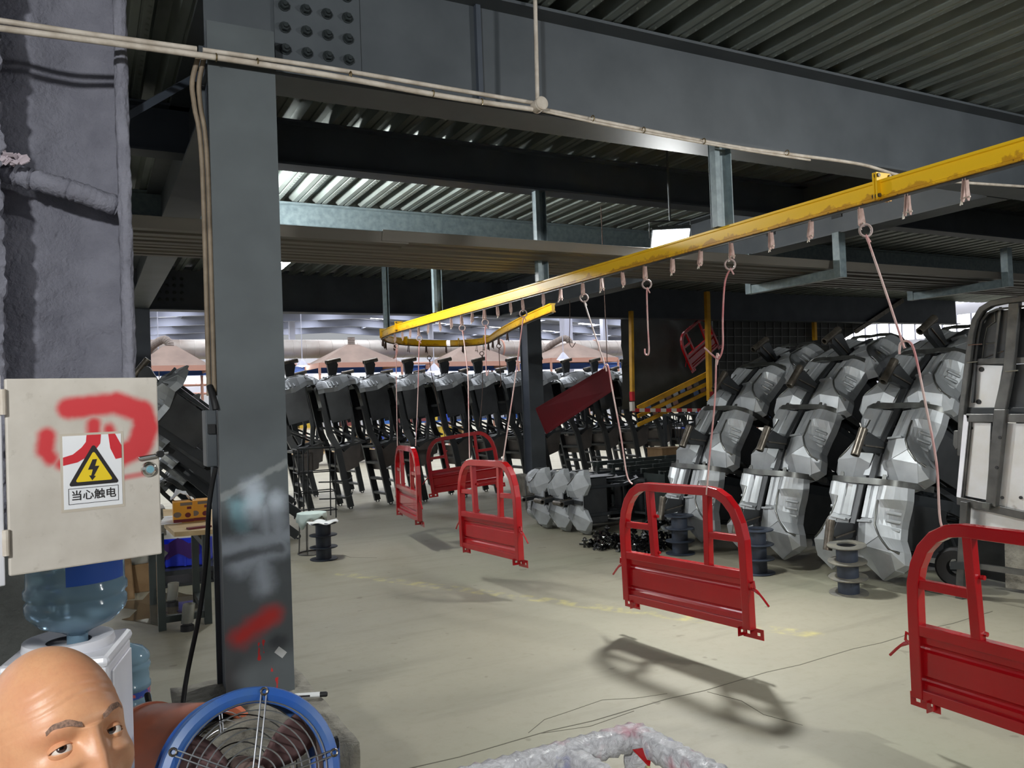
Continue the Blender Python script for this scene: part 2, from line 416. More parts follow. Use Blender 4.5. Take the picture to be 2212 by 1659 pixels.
# steel frame of the mezzanine
def ibeam(m, p0, p1, h, b, tf=.016, tw=.012):
    """p0,p1: bottom centre line; web upright"""
    p0, p1 = Vector(p0), Vector(p1)
    for z0, w, hh in ((tf/2, b, tf), (h-tf/2, b, tf), (h/2, tw, h-2*tf)):
        m.bar(p0+Vector((0,0,z0)), p1+Vector((0,0,z0)), w, hh)
    return m
def bolt_mesh():
    m = M(); m.lathe([(0,-.022),(.019,-.022),(.021,-.018),(.021,0)], 6, axis=(0,1,0)); m.lathe([(.026,0),(.026,-.004),(.0,-.0045)], 12, axis=(0,1,0))
    m.lathe([(0,-.034),(.010,-.034),(.010,-.02)], 8, axis=(0,1,0))
    return mesh_of('bolt', m, MT['bolt'])
BOLT = bolt_mesh()
def bolts(parent, x0, zs, y, n=4, dx=.098):
    for i in range(n):
        for z in zs:
            o = bpy.data.objects.new('bolt', BOLT); COL.objects.link(o); o.parent = parent; o.location = Vector((x0+i*dx, y, z))-parent.location; o.rotation_euler = (0, rnd.uniform(0, 1), 0)
def beam(label, p0, p1, h, b, mt='steel_paint'):
    t = thing('steel_beam', label, 'beam', p0); o = obj('girder', ibeam(M(), p0, p1, h, b), MT[mt], t, world=True); return t
b1 = beam('deep grey main beam across the top, bolted beside the near column', (.49, 3.68, 3.12), (19, 3.68, 3.12), .575, .24)
obj('splice_plate', M().box(.79, 1.19, 3.662, 3.673, 3.15, 3.67), MT['steel_paint'], b1, world=True)
bolts(b1, .835, (3.285, 3.385, 3.485, 3.585), 3.661)
obj('stiffener', M().box(1.80, 1.826, 3.645, 3.674, 3.14, 3.68), MT['dark_paint'], b1, world=True)
b2 = beam('dark secondary beam just behind the deep main beam', (-3, 5.76, 3.37), (19, 5.76, 3.37), .325, .17, 'dark_paint')
b3 = beam('floodlit pale secondary beam behind the near column', (-3, 8.05, 3.44), (19, 8.05, 3.44), .255, .15, 'post_paint')
b4 = beam('dark main beam over the row of upright chassis', (-3, 12.4, 3.12), (19, 12.4, 3.12), .62, .26, 'dark_paint')
bolts(b4, .95, (3.28, 3.38, 3.48, 3.58), 12.385)
g1 = beam('girder running away from the top of the near column', (.66, 3.85, 3.12), (.66, 12.25, 3.12), .575, .26)
g2 = beam('girder running away to the far column, with square holes', (6.46, 3.82, 3.12), (6.46, 12.25, 3.12), .575, .28)
for y in (5.3, 6.15): obj('square_hole', M().box(6.445, 6.455, y, y+.12, 3.3, 3.42), MT['rubber'], g2, world=True)
tie = thing('diagonal_tie', 'thin dark diagonal tie beside the sprayed column top', 'brace', (.1, 3.9, 3.0)); obj('tie_bar', M().bar((.17, 3.80, 2.93), (.64, 4.05, 3.36), .05, .03), MT['dark_paint'], tie, world=True)

# columns
def column(label, x, y, z0, z1, mt, w=.28, flip=False):
    t = thing('steel_column', label, 'column', (x, y, z0))
    m = M(); m.box(-w/2, w/2, -w/2, -w/2+.014, 0, z1-z0); f1 = obj('front_flange', m, MT[mt], t)
    obj('back_flange', M().box(-w/2, w/2, w/2-.014, w/2, 0, z1-z0), MT['steel_paint'], t)
    obj('web', M().box(-w/2+.02, -w/2+.034, -w/2+.014, w/2-.014, 0, z1-z0).box(w/2-.034, w/2-.02, -w/2+.014, w/2-.014, 0, z1-z0), MT['dark_paint'], t)
    return t, f1
def column_paint():
    m, nt, b = nodes_of('sprayed_column_paint')
    v = coords(nt); s = sep(nt, v); x, z = s[0], s[2]
    c = mix(nt, ramp(nt, noise(nt, v, 3, 4), .35, .7), rgb(94,100,103), rgb(82,87,90))
    wob = noise(nt, v, 16, 4); 
    def patch(c, segs, inner, outer, col, amt):
        d = math_n(nt, 'ADD', seg_dist(nt, x, z, segs), math_n(nt, 'MULTIPLY', math_n(nt, 'SUBTRACT', wob, .5), .05))
        return mix(nt, math_n(nt, 'MULTIPLY', soft(nt, d, inner, outer), amt), c, col)
    Z = -.44; X = -.625   # local coordinates: column base centre
    def S(l): return [(a+X, b_+Z, c_+X, d+Z, r) for a, b_, c_, d, r in l]
    c = patch(c, S([(.49,1.29,.76,1.42,.008)]), -.004, .012, rgb(146,150,150), .55)
    c = patch(c, S([(.55,1.25,.57,1.17,.02), (.57,1.25,.63,1.27,.012)]), -.01, .04, rgb(126,168,180), .65)
    c = patch(c, S([(.62,1.32,.63,1.2,.02), (.71,1.25,.72,1.08,.02), (.5,1.07,.76,1.11,.02), (.55,1.0,.72,1.06,.02), (.64,1.0,.65,.9,.015), (.66,1.22,.67,1.1,.01)]), -.02, .06, rgb(186,196,208), .75)
    c = patch(c, S([(.50,1.035,.72,1.055,.012)]), -.01, .02, rgb(64,66,68), .7)
    c = patch(c, S([(.545,.70,.68,.775,.03)]), -.03, .045, rgb(206,48,44), .92)
    c = patch(c, S([(.62,.66,.622,.60,.003), (.64,.67,.641,.62,.002), (.67,.56,.671,.54,.003), (.69,.50,.692,.44,.004)]), -.001, .003, rgb(196,36,36), .9)
    c = patch(c, S([(.70,.66,.71,.655,.02)]), -.015, .03, rgb(52,54,60), .7)
    nt.links.new(c, b.inputs['Base Color']); b.inputs['Roughness'].default_value = .42
    bump(nt, b, noise(nt, v, 60, 3), .06, .002); return m
MT['column_paint'] = column_paint()
c1, c1f = column('near grey steel column with red and white spray paint marks', .625, 3.70, .44, 3.31, 'column_paint')
obj('sticker', M().cbox((.085, -.1412, .17), (.045, .001, .03), Euler((0, .75, 0))), MT['foil_and_slot_light'], c1, label='small silver sticker')
c2, _ = column('far steel column between the two groups of upright chassis', 6.90, 12.30, .36, 3.12, 'steel_paint')
c3, _ = column('dark far steel column seen above the electrical cabinet door', .66, 12.30, .36, 3.12, 'dark_paint')
# concrete plinths
def rough_block(label, x0, x1, y0, y1, z1, seed, n=10, amp=.012):
    t = M(); r = random.Random(seed)
    def w(x, y, z): 
        k = mnoise.noise_vector(Vector((x*7+seed, y*7, z*7)))*amp
        return (x+k.x, y+k.y, z+k.z if z > 0 else z)
    xs = [x0+(x1-x0)*i/n for i in range(n+1)]; ys = [y0+(y1-y0)*i/n for i in range(n+1)]; zs = [z1*i/n for i in range(n+1)]
    t.grid([[w(x, y, z1) for x in xs] for y in ys])
    for y in (y0, y1): t.grid([[w(x, y, z) for x in xs] for z in zs])
    for x in (x0, x1): t.grid([[w(x, y, z) for y in ys] for z in zs])
    me = t; o = obj('concrete_plinth', me, MT['concrete'], None, smooth=50)
    b = bmesh.new(); b.from_mesh(o.data); bmesh.ops.remove_doubles(b, verts=b.verts, dist=.0005); bmesh.ops.recalc_face_normals(b, faces=b.faces); b.to_mesh(o.data); b.free()
    return tag(o, label, 'plinth')
rough_block('chipped concrete plinth under the near column, behind the blue fan', .30, .84, 2.86, 3.90, .44, 3, 14)
rough_block('grey concrete plinth under the far column', 6.62, 7.18, 12.0, 12.6, .36, 5)
rough_block('grey concrete plinth under the dark far column', .40, .92, 12.0, 12.6, .36, 6)

# sprayed column at the left edge
fc = thing('sprayed_column', 'column coated in rough grey sprayed fireproofing at the left edge', 'column', (0, 3.9, 0))
def foam_slab(nx, nz, fn):
    return M().grid([[fn(i/nx, k/nz) for i in range(nx+1)] for k in range(nz+1)])
def nz3(x, y, z, a): return mnoise.noise(Vector((x, y, z)))*a
H_ = 3.72
web = foam_slab(24, 150, lambda u, w: (-.44+u*.60, 3.92+.02*math.cos(u*9)+nz3(u*6, 1, w*40, .012), 1.2+w*(H_-1.2)))
obj('coated_web', web, MT['foam'], fc, smooth=60, world=True)
def fl(xc, hw, y0):
    def f(u, w):
        a = u*2*math.pi; z = 1.2+w*(H_-1.2)
        lump = 1+nz3(math.cos(a)*2, math.sin(a)*2+xc*9, z*9, .25)+nz3(math.cos(a)*5, 7, z*30, .16)
        return (xc+hw*math.cos(a)*lump, y0+(.23 if math.sin(a) > 0 else .025)*math.sin(a)*lump, z)
    return f
obj('coated_flange', foam_slab(28, 300, fl(.160, .025, 3.68)), MT['foam'], fc, smooth=60, world=True)
obj('coated_flange', foam_slab(28, 300, fl(-.375, .10, 3.66)), MT['foam'], fc, smooth=60, world=True)
pier = M(); pier.grid([[(-.65+.62*i/10, 3.62+nz3(i, j*.9, 4, .02), 1.22*j/20) for i in range(11)] for j in range(21)]); pier.grid([[(-.03+nz3(i, j, 9, .015), 3.62+.4*i/8, 1.22*j/20) for i in range(9)] for j in range(21)]); pier.grid([[(-.65+.62*i/10, 3.62+.4*k/4, 1.22) for i in range(11)] for k in range(5)])
obj('pier', pier, mat('grimy_pier_concrete', rgb(74,76,74), .9, 0, rgb(52,54,52), 6, bmp=.6, bscale=30, bdist=.02), fc, smooth=60, world=True)
br = [P(-30, 358, D=3.22), P(60, 385, D=3.25), P(160, 412, D=3.30), P(256, 446, D=3.40)]
bm = M(); n = 60; path = []
for i in range(n+1):
    t = i/n*3; k = min(2, int(t)); path.append(br[k].lerp(br[k+1], t-k)+Vector((0, 0, nz3(i*.5, 3, 0, .006))))
bm.tube(path, [  .042*(1+nz3(i*.7, 9, 0, .3)) for i in range(n+1)], 12)
obj('coated_brace', bm, MT['foam'], fc, smooth=60, world=True)
fl_ = M(); q = P(30, 346, D=3.16)
for i in range(26):
    a = Vector((rnd.uniform(-.05, .04), rnd.uniform(-.02, .01), rnd.uniform(-.012, .02))); fl_.cbox(q+a, (.035, .004, .018), Euler((rnd.uniform(-1,1), rnd.uniform(-1,1), rnd.uniform(-1,1))))
obj('loose_flake', fl_, mat('peeling_pink_scrap', rgb(196,182,190), .8), fc, world=True)['kind'] = 'stuff'

# conduits on the main beam
cd = thing('wall_conduit', 'pair of dusty white conduits crossing the whole top of the picture', 'conduit', (.45, 3.5, 3.1))
def smoothpath(pts, n=6):
    pts = [Vector(p) for p in pts]; out = []
    for i in range(len(pts)-1):
        p0, p1, p2, p3 = pts[max(i-1,0)], pts[i], pts[i+1], pts[min(i+2, len(pts)-1)]
        for k in range(n):
            t = k/n; out.append(.5*((2*p1)+(p2-p0)*t+(2*p0-5*p1+4*p2-p3)*t*t+(3*p1-p0-3*p2+p3)*t**3))
    return out+[pts[-1]]
Yc = 3.53
up_ = [P(-60, 36, Y=Yc), P(0, 45, Y=Yc), P(200, 75, Y=Yc), P(425, 106, Y=Yc)]
obj('pipe', M().tube(smoothpath(up_), .0115, 10), MT['white_pvc'], cd, smooth=60, world=True)
obj('pipe', M().tube(smoothpath([P(438, 108, Y=Yc), P(700, 146, Y=Yc), P(960, 190, Y=Yc), P(1150, 222, Y=Yc)]), .0105, 10), MT['white_pvc'], cd, smooth=60, world=True)
obj('pipe', M().tube(smoothpath([P(-60, 52, Y=Yc-.02), P(0, 61, Y=Yc-.02), P(430, 119, Y=Yc-.02), P(700, 161, Y=Yc-.02), P(960, 208, Y=Yc-.02), P(1150, 236, Y=Yc-.02)]), .0125, 10), MT['white_pvc'], cd, smooth=60, world=True)
obj('pipe', M().tube(smoothpath([P(1172, 236, Y=Yc), P(1350, 272, Y=Yc), P(1582, 316, Y=Yc), P(1720, 335, Y=Yc), P(1860, 355, Y=Yc), P(1980, 385, Y=Yc), P(2212, 403, Y=Yc), P(2300, 408, Y=Yc)]), .010, 10), MT['white_pvc'], cd, smooth=60, world=True)
obj('pipe', M().tube(smoothpath([P(1172, 240, Y=Yc-.015), P(1350, 278, Y=Yc-.015), P(1582, 320, Y=Yc-.015), P(1750, 346, Y=Yc-.015)]), .007, 8), MT['white_pvc'], cd, smooth=60, world=True)
obj('pipe', M().tube([P(1153, -60, Y=Yc-.02), P(1156, 0, Y=Yc-.02), P(1161, 218, Y=Yc-.02)], .0105, 10), MT['white_pvc'], cd, smooth=60, world=True)
jb = P(1162, 229, Y=Yc-.02)
o = obj('junction_box', M().lathe([(0,-.03),(.026,-.03),(.032,-.026),(.033,.02),(0,.02)], 20, c=jb, axis=(0,1,0)), MT['white_pvc'], cd, smooth=40, world=True)
obj('box_lid', M().lathe([(0,-.036),(.030,-.036),(.034,-.033),(.034,-.030)], 20, c=jb+Vector((.006,-.002,.005)), axis=(0,1,0)), MT['white_pvc'], o, smooth=40, world=True)
for px, py in ((467,124),(556,134),(757,162),(935,202),(1040,220),(1280,256),(1390,281),(1520,305),(1700,330)): obj('clip', M().torus(P(px, py, Y=Yc-.02), .0155, .003, axis=(1,0,0), n=10, m=5), MT['clip'], cd, world=True)
cv = thing('column_conduit', 'dirty beige conduits running down the dark side of the near column', 'conduit', (.455, 3.6, 1.6))
for k, dx in enumerate((0, .022)):
    obj('pipe', M().tube(smoothpath([P(428+dx*600, 124, Y=3.58), P(415+dx*700, 178, Y=3.6), P(420+dx*600, 230, Y=3.6), (.458+dx, 3.61, 2.7), (.458+dx, 3.61, 1.72)]), .0105, 10), mat('grimy_conduit', rgb(150,134,114), .6, 0, rgb(110,96,80), 10), cv, smooth=60, world=True)
sb = thing('switch_box', 'narrow grey switch box on the dark side of the near column', 'switch box', (.46, 3.66, 1.45))
obj('housing', M().box(.44, .484, 3.60, 3.72, 1.42, 1.66), MT['steel_paint'], sb, world=True, bevel=.004); obj('rocker', M().box(.447, .476, 3.585, 3.60, 1.56, 1.60), MT['rubber'], sb, world=True)
obj('flexible_lead', M().tube(smoothpath([(.46, 3.6, 1.76), (.47, 3.56, 1.7), (.475, 3.55, 1.66)]), .014, 8), MT['rubber'], sb, smooth=60, world=True)
bc = tag(obj('black_cable', M().tube(smoothpath([(.47,3.57,1.42), P(452,1090,D=3.4), P(446,1200,D=3.4), P(430,1330,D=3.4), P(395,1520,D=3.35), (.25,3.3,.02), (-.2,3.2,.012)]), .010, 8), MT['rubber'], smooth=60), 'black cable hanging down the left side of the near column', 'cable')

# corrugated sheets on U hangers above the conveyor
for i, (x0, x1, y0, w, z, s) in enumerate(((-2.4, 2.05, 5.345, .29, 2.795, 0), (1.85, 13, 5.335, .29, 2.806, 1), (-2.4, 13, 5.635, .26, 2.795, 2), (-2.4, 13, 5.90, .23, 2.80, 3), (-2.4, 13, 6.13, .22, 2.795, 4))):
    lab = ['left sheet of the folded grey pair overhead, ending at an overlap', 'right sheet of the folded grey pair overhead, lapped over the left one', 'second long folded sheet on the overhead hangers', 'third long folded sheet on the overhead hangers', 'farthest long folded sheet on the overhead hangers'][i]
    pr = [(0, .07 if i < 2 else .03), (.006, .07 if i < 2 else .03), (.03, 0), (w*.35, 0), (w*.42, .03), (w*.55, .03), (w*.62, 0), (w-.03, 0), (w-.006, .06), (w, .06)]
    m = M().grid([[(x, y0+a, z+b) for a, b in pr] for x in (x0, x1)])
    tag(obj('folded_sheet', m, MT['traysheet'], None, solid=.003), lab, 'metal sheet', 'folded sheets on the overhead hangers')
def uhanger(label, x):
    t = thing('u_hanger', label, 'hanger', (x, 6.3, 2.74))
    obj('bottom_bar', M().bar((x, 5.24, 2.745), (x, 6.44, 2.745), .07, .09), MT['post_paint'], t, world=True, bevel=.004)
    obj('upright', M().box(x-.045, x+.045, 5.22, 5.30, 2.70, 3.13), MT['post_paint'], t, world=True, bevel=.004)
    obj('upright', M().box(x-.045, x+.045, 6.38, 6.46, 2.70, 3.13), MT['post_paint'], t, world=True, bevel=.004)
uhanger('pale U-shaped hanger under the folded sheets beside the floodlight', 6.34); uhanger('pale U-shaped hanger farther right above the tall cargo bed', 9.0)

# ------------------------------------------------------------------ the bright hall behind
MT['ductdark'] = mat('dusty_flexible_duct', rgb(120,110,104), .7)
def hall():
    struct('wall_far', 'white sheeted far wall of the hall', M().box(-25, 60, 72, 72.1, 0, 6.6), MT['hallwhite'], cat='wall')
    wr = struct('wall_right', 'pale sheeted side wall of the hall with a window band', M().box(48, 48.1, -8, 72, 0, 4.7).box(48, 48.1, -8, 72, 5.95, 7.5), MT['hallwhite'], cat='wall')
    wn = struct('window_1', 'bright window band in the far wall', cat='window')
    p = M().box(-.55, .55, -.03, 0, 0, .55); me = mesh_of('pane', p, MT['window'])
    for i in range(62):
        if i % 9 in (3,): continue
        o = bpy.data.objects.new('pane', me); COL.objects.link(o); o.location = (-20+i*1.25, 71.95, 4.05); o.parent = wn
    o = obj('pane', M().box(-20, 55, 71.9, 71.95, 2.2, 3.3), emit('low_daylight_sheet', (.95,.96,1,1), .55), wn)
    w2 = struct('window_2', 'tall bright window band in the side wall beyond the cargo beds', cat='window')
    me = mesh_of('pane', M().box(-.02, .02, -.42, .42, 0, 1.25), MT['window']); mf = mesh_of('mullion', M().box(-.06, .06, -.05, .05, 0, 1.25), MT['hallgrey'])
    for i in range(40):
        o = bpy.data.objects.new('pane', me); COL.objects.link(o); o.location = (48.05, 8+i*.95, 4.7); o.parent = w2
        o = bpy.data.objects.new('mullion', mf); COL.objects.link(o); o.location = (48, 8.475+i*.95, 4.7); o.parent = w2
    # roof: two slopes, ridge along Y
    RX, RZ, SL = 19.0, 8.6, .055
    def rz(x): return RZ-SL*abs(x-RX)
    roof = struct('ceiling_hall', 'grey sheeted hall roof with skylight strips', cat='ceiling')
    for a, b in ((-25, RX), (RX, 60)): obj('roof_sheet', M().add([(a,12.6,rz(a)+.35),(b,12.6,rz(b)+.35),(b,74,rz(b)+.35),(a,74,rz(a)+.35)], [(0,1,2,3)]), MT['roofgrey'], roof)
    for k, y in enumerate(range(16, 74, 6)):
        m = M()
        for a, b in ((-25, RX), (RX, 60)): ibeam(m, (a, y, rz(a)-.35), (b, y, rz(b)-.35), .6, .3, .03, .03)
        tag(obj('roof_rafter', m, MT['roofgrey'], None), ORD[k]+' grey roof rafter of the hall, counted from the mezzanine', 'rafter', 'hall rafters')
    sk = mesh_of('skylight_pane', M().add([(-.6,0,0),(.6,0,0),(.6,4.6,0),(-.6,4.6,0)], [(0,1,2,3)]), MT['skylight'])
    for y in range(10, 70, 6):
        for i in range(15):
            x = -22+i*5.4
            o = bpy.data.objects.new('skylight_pane', sk); COL.objects.link(o); o.location = (x, max(13, y+.7), rz(x)+.30); o.parent = roof; o.rotation_euler = (0, SL*(1 if x > RX else -1), 0)
    pm = M()
    for i in range(30):
        x = -24+i*2.7; pm.box(x-.04, x+.04, 13, 74, rz(x)+.16, rz(x)+.3)
    obj('purlin', pm, MT['roofgrey'], roof)['kind'] = 'stuff'
    k = 0
    for x, y, s in ((20.5, 33, .45), (13.5, 60, .4), (24.5, 60, .35), (2.5, 60, .35), (33, 48, .4)):
        tag(obj('hall_column', M().box(x-s/2, x+s/2, y-s/2, y+s/2, 0, rz(x)), MT['hallgrey']), ['pale hall column rising behind the right-hand exhaust hood', 'distant pale hall column behind the second hood', 'distant pale hall column behind the third hood', 'distant pale hall column far to the left', 'distant pale hall column behind the dark booth'][k], 'column', 'hall columns'); k += 1
    # spiral duct, one ring each half metre
    du = thing('spiral_duct', 'long silver spiral duct dusty on top, above the hoods', 'duct', (14, 33, 4))
    c0, c1_ = Vector((-6, 31.2, 3.95)), Vector((38, 31.2, 3.95)); R_ = .36
    prof = []; m = M().tube([c0, c1_], R_, 28)
    obj('duct_pipe', m, MT['duct'], du, smooth=50, world=True)
    rg = M()
    for i in range(88): rg.torus(c0.lerp(c1_, i/88), R_, .012, axis=(1,0,0), n=24, m=4)
    rb = obj('seam_ring', rg, MT['duct'], du, smooth=50, world=True); rb['kind'] = 'stuff'
    for i in range(9): obj('flange_ring', M().torus(c0.lerp(c1_, (i+.5)/9), R_+.01, .04, axis=(1,0,0), n=24, m=6), MT['brownpipe'], du, smooth=50, world=True)
    # hoods
    spec = [('leftmost brown pyramid hood, seen above the cabinet door', (2.75, 28.6)), ('brown pyramid hood left of the conveyor end', (8.75, 28.4)), ('brown pyramid hood behind the conveyor loop', (13.6, 28.4)), ('rightmost brown pyramid hood, beside the booth', (18.2, 28.4))]
    hs = [(310,435,790,748), (690,868,783,745), (965,1120,781,745), (1190,1335,773,742)]
    for i, (lab, (x, y)) in enumerate(spec):
        l, r, yb, yt = hs[i]; a = P(l if i else 290, yb, Y=28.4); b = P(r if i else 455, yb, Y=28.4); zb = (a.z+b.z)/2; cx_ = (a.x+b.x)/2; hw = (b.x-a.x)/2; zt = P((l+r)/2, yt, Y=29.6).z
        t = thing('exhaust_hood', lab, 'exhaust hood', (cx_, 29.6, zb), 'pyramid exhaust hoods')
        m = M(); hwy = 1.2
        m.add([(-hw,-hwy,0),(hw,-hwy,0),(hw,hwy,0),(-hw,hwy,0),(-.2,-.2,zt-zb),(.2,-.2,zt-zb),(.2,.2,zt-zb),(-.2,.2,zt-zb)], [(0,1,5,4),(1,2,6,5),(2,3,7,6),(3,0,4,7)])
        obj('canopy', m, MT['hood'], t)
        s = M()
        for p, q in (((-hw,-hwy),(hw,-hwy)), ((hw,-hwy),(hw,hwy)), ((hw,hwy),(-hw,hwy)), ((-hw,hwy),(-hw,-hwy))): s.bar((*p,-.08), (*q,-.08), .04, .18)
        obj('skirt', s, MT['brownpipe'], t)
        if i in (0, 3): pth = smoothpath([(0,0,zt-zb-.05), (0,0,zt-zb+.10), (-.16,.15,zt-zb+.24), (-.5,.5,zt-zb+.05), (-.7,1.0,zt-zb-.25)], 8)
        else: pth = [(0, 0, zt-zb-.05+.03*k) for k in range(12)]
        obj('flexible_duct', M().tube(pth, [.13+.014*(k % 2) for k in range(len(pth))], 14), MT['ductdark'], t)
        for sx in (-1, 1):
            for sy in (-1, 1): obj('leg', M().tube([(sx*hw, sy*hwy, -.1), (sx*hw, sy*hwy, -zb)], .05, 8), MT['brownpipe'], t)
    bl = thing('blue_crane_rail', 'long blue rail running under the hoods', 'rail', (14, 30, 2.6)); obj('rail', ibeam(M(), (-8, 30.6, 2.98), (38, 30.6, 2.98), .26, .2, .03, .05), MT['bluebeam'], bl, world=True)
    pk = 0
    for y, z, lab in ((30.3, 3.30, 'brown pipe along the hoods, highest of three'), (34, 2.75, 'brown pipe across the hall, middle of three'), (36, 2.45, 'brown pipe across the hall, lowest of three')):
        tag(obj('service_pipe', M().tube([(-10, y, z), (38, y, z)], .05, 8), MT['brownpipe'], smooth=60), lab, 'pipe', 'service pipes across the hall')
    # hall lamps
    ls = [((653, 790), 30, 'bright round hall lamp beside the near column'), ((938, 802), 26, 'bright hall lamp under the conveyor end'), ((1217, 777), 27, 'hall lamp glowing under the rightmost hood'), ((345, 858), 28, 'hall lamp behind the cabinet door edge'), ((836, 805), 33, 'tilted oval hall lamp behind the chassis row')]
    for (px, py), d, lab in ls:
        c = P(px, py, D=d); t = thing('hall_lamp', lab, 'lamp', c, 'hall lamps')
        obj('shade', M().lathe([(.02,.25),(.06,.22),(.24,.0),(.22,.0),(.05,.19)], 16), MT['hallgrey'], t, smooth=40); obj('bulb', M().lathe([(0,-.05),(.14,-.02),(.2,.03),(.12,.1),(0,.12)], 14), MT['ledsmall'], t, smooth=60)
        obj('stem', M().tube([(0,0,.24), (0,0,rz(c.x)+.33-c.z)], .015, 6), MT['hallgrey'], t)
    # workshop clutter along the hall, seen between the chassis
    pal = [rgb(40,70,170), rgb(60,110,190), rgb(150,120,80), rgb(200,170,60), rgb(120,60,60), rgb(170,172,180), rgb(70,74,84), rgb(200,205,215)]
    pm_ = [mat('rack_goods_%d' % i, c, .6) for i, c in enumerate(pal)]; cn = ['blue', 'light blue', 'brown', 'yellow', 'maroon', 'light grey', 'dark grey', 'off-white']
    for k in range(7):
        x = -1+k*5.2; y = 21.5+(k % 3)*1.5
        t = thing('storage_rack', ORD[k]+' loaded storage rack behind the upright chassis, counted from the left', 'rack', (x, y, 0), 'storage racks in the hall')
        for sx in (0, 4.4):
            for sy in (0, .8): obj('upright', M().bar((sx, sy, 0), (sx, sy, 1.9), .07, .07, (0,1,0)), MT['brownpipe'] if k % 2 else MT['bluebeam'], t)
        for z in (.35, 1.05, 1.7): obj('shelf', M().box(-.05, 4.45, -.05, .85, z, z+.05), MT['wood'] if k % 2 else MT['bluebeam'], t)
        for z in (.4, 1.1):
            xx = .1; nb_ = 0
            while xx < 4.1:
                w = rnd.uniform(.25, .7); h = rnd.uniform(.18, .5); ci = rnd.randrange(len(pm_))
                b_ = obj('storage_bin', M().box(0, w, 0, .68, 0, h*.8).box(.02, w-.02, .05, .6, h*.8, h), pm_[ci]); b_.location = (x+xx, y+.02, z)
                tag(b_, '%s bin, %s from the left on the %s shelf of the %s storage rack' % (cn[ci], ORD[nb_], 'lower' if z < .8 else 'middle', ORD[k]), 'storage bin', 'bins on the hall racks'); nb_ += 1; xx += w+rnd.uniform(.03, .2)
hall()
# ------------------------------------------------------------------ overhead conveyor
RX_, RZT = 3.35, 2.625      # track centre line and top of the track
cv_ = thing('conveyor_rail', 'yellow overhead conveyor track crossing the workshop and looping back', 'conveyor', (RX_, 5, RZT))
TH, TB = .092, .06
trk = [(-TB/2, 0), (TB/2, 0), (TB/2, -.012), (.012, -.016), (.012, -TH+.016), (TB/2, -TH+.012), (TB/2, -TH), (-TB/2, -TH), (-TB/2, -TH+.012), (-.022, -TH+.016), (-.022, -.016), (-TB/2, -.012)]
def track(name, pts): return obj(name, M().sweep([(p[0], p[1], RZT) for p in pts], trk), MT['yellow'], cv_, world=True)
track('straight_track', [(RX_, .2), (RX_, 2.52)]); track('straight_track', [(RX_, 2.52), (RX_, 5.9)]); track('straight_track', [(RX_, 5.9), (RX_, 9.35)])
loop = smoothpath([(3.35,9.35,0), (3.47,10.15,0), (3.83,10.85,0), (4.4,11.33,0), (5.0,11.45,0), (5.33,11.2,0), (5.31,10.7,0), (4.96,9.67,0), (4.6,8.5,0), (4.35,7.6,0), (4.2,7.0,0)], 7)
cut = 4*7
track('curved_track', loop[:cut]); track('curved_track', loop[cut:])
for y in (2.52, 9.2):
    m = M(); 
    for dy in (-.012, .004): m.box(RX_-.05, RX_+.05, y+dy, y+dy+.008, RZT-TH-.004, RZT+.035)
    o = obj('splice_plate', m, MT['yellow'], cv_, world=True)
    for z in (RZT-.075, RZT+.02):
        for x in (-.04, .04): obj('splice_bolt', M().lathe([(0,-.02),(.010,-.02),(.010,.02),(0,.02)], 6, c=(RX_+x, y, z), axis=(0,1,0)), MT['rusty'], o, world=True)
for k in (6, 18, 30, 40):
    p = loop[k]; q = loop[k+1]; d = (q-p).normalized(); n = Vector((d.y, -d.x, 0))
    obj('splice_plate', M().bar(Vector((p.x, p.y, RZT-TH/2+.012))-d*.01, Vector((p.x, p.y, RZT-TH/2+.012))+d*.01, .10, TH+.03), MT['yellow'], cv_, world=True)
for y, z1, w in ((3.62, 3.12, .13), (5.76, 3.37, .10), (8.0, 3.44, .10), (9.66, 3.70, .07)):
    m = M()   # lipped channel post
    m.box(RX_-w/2, RX_+w/2, y-.005, y+.005, RZT, z1).box(RX_-w/2, RX_-w/2+.006, y-.05, y, RZT, z1).box(RX_-w/2+.03, RX_-w/2+.036, y-.05, y, RZT, z1).box(RX_+w/2-.006, RX_+w/2, y-.05, y, RZT, z1).box(RX_-w/2, RX_-w/2+.036, y-.054, y-.05, RZT, z1)
    obj('support_post', m, MT['post_paint'], cv_, world=True)
obj('chain', M().bar((RX_-.008, .2, RZT-TH-.006), (RX_-.008, 9.3, RZT-TH-.006), .012, .012).tube([(p.x, p.y, RZT-TH-.006) for p in loop], .007, 6), MT['rawsteel'], cv_, world=True)

# pendants: forked clips with a pin
def pendant_proto(m_):
    t = thing('conveyor_pendant', '', 'pendant', (0,0,0))
    for s in (-1, 1):
        pl = [(s*.004, -.010, 0), (s*.004, .010, 0), (s*.006, .013, -.05), (s*.010, .013, -.082), (s*.010, .004, -.098), (s*.010, -.006, -.098), (s*.010, -.013, -.082), (s*.006, -.013, -.05)]
        obj('fork_plate', M().prism(pl, (s*.004, 0, 0)), m_, t)
    obj('pin', M().tube([(-.022, 0, -.082), (.022, 0, -.082)], .004, 6).tube([(.018,0,-.085), (.022,.004,-.112)], .003, 5).tube([(.018,0,-.085), (.020,-.006,-.108)], .003, 5), MT['white_pvc'] if m_ is MT['pinkmetal'] else m_, t)
    return t
PZ = RZT-TH-.006
HY = [2.11,2.385,2.64,2.94,3.22,3.53,3.79,4.06,4.35,4.61,4.87,5.12,5.44,5.72,6.08,6.30,6.56,6.83,7.10,7.36,7.62,7.93,8.24,8.54,8.80,9.08,9.34]
pr_ = pendant_proto(MT['pinkmetal'])
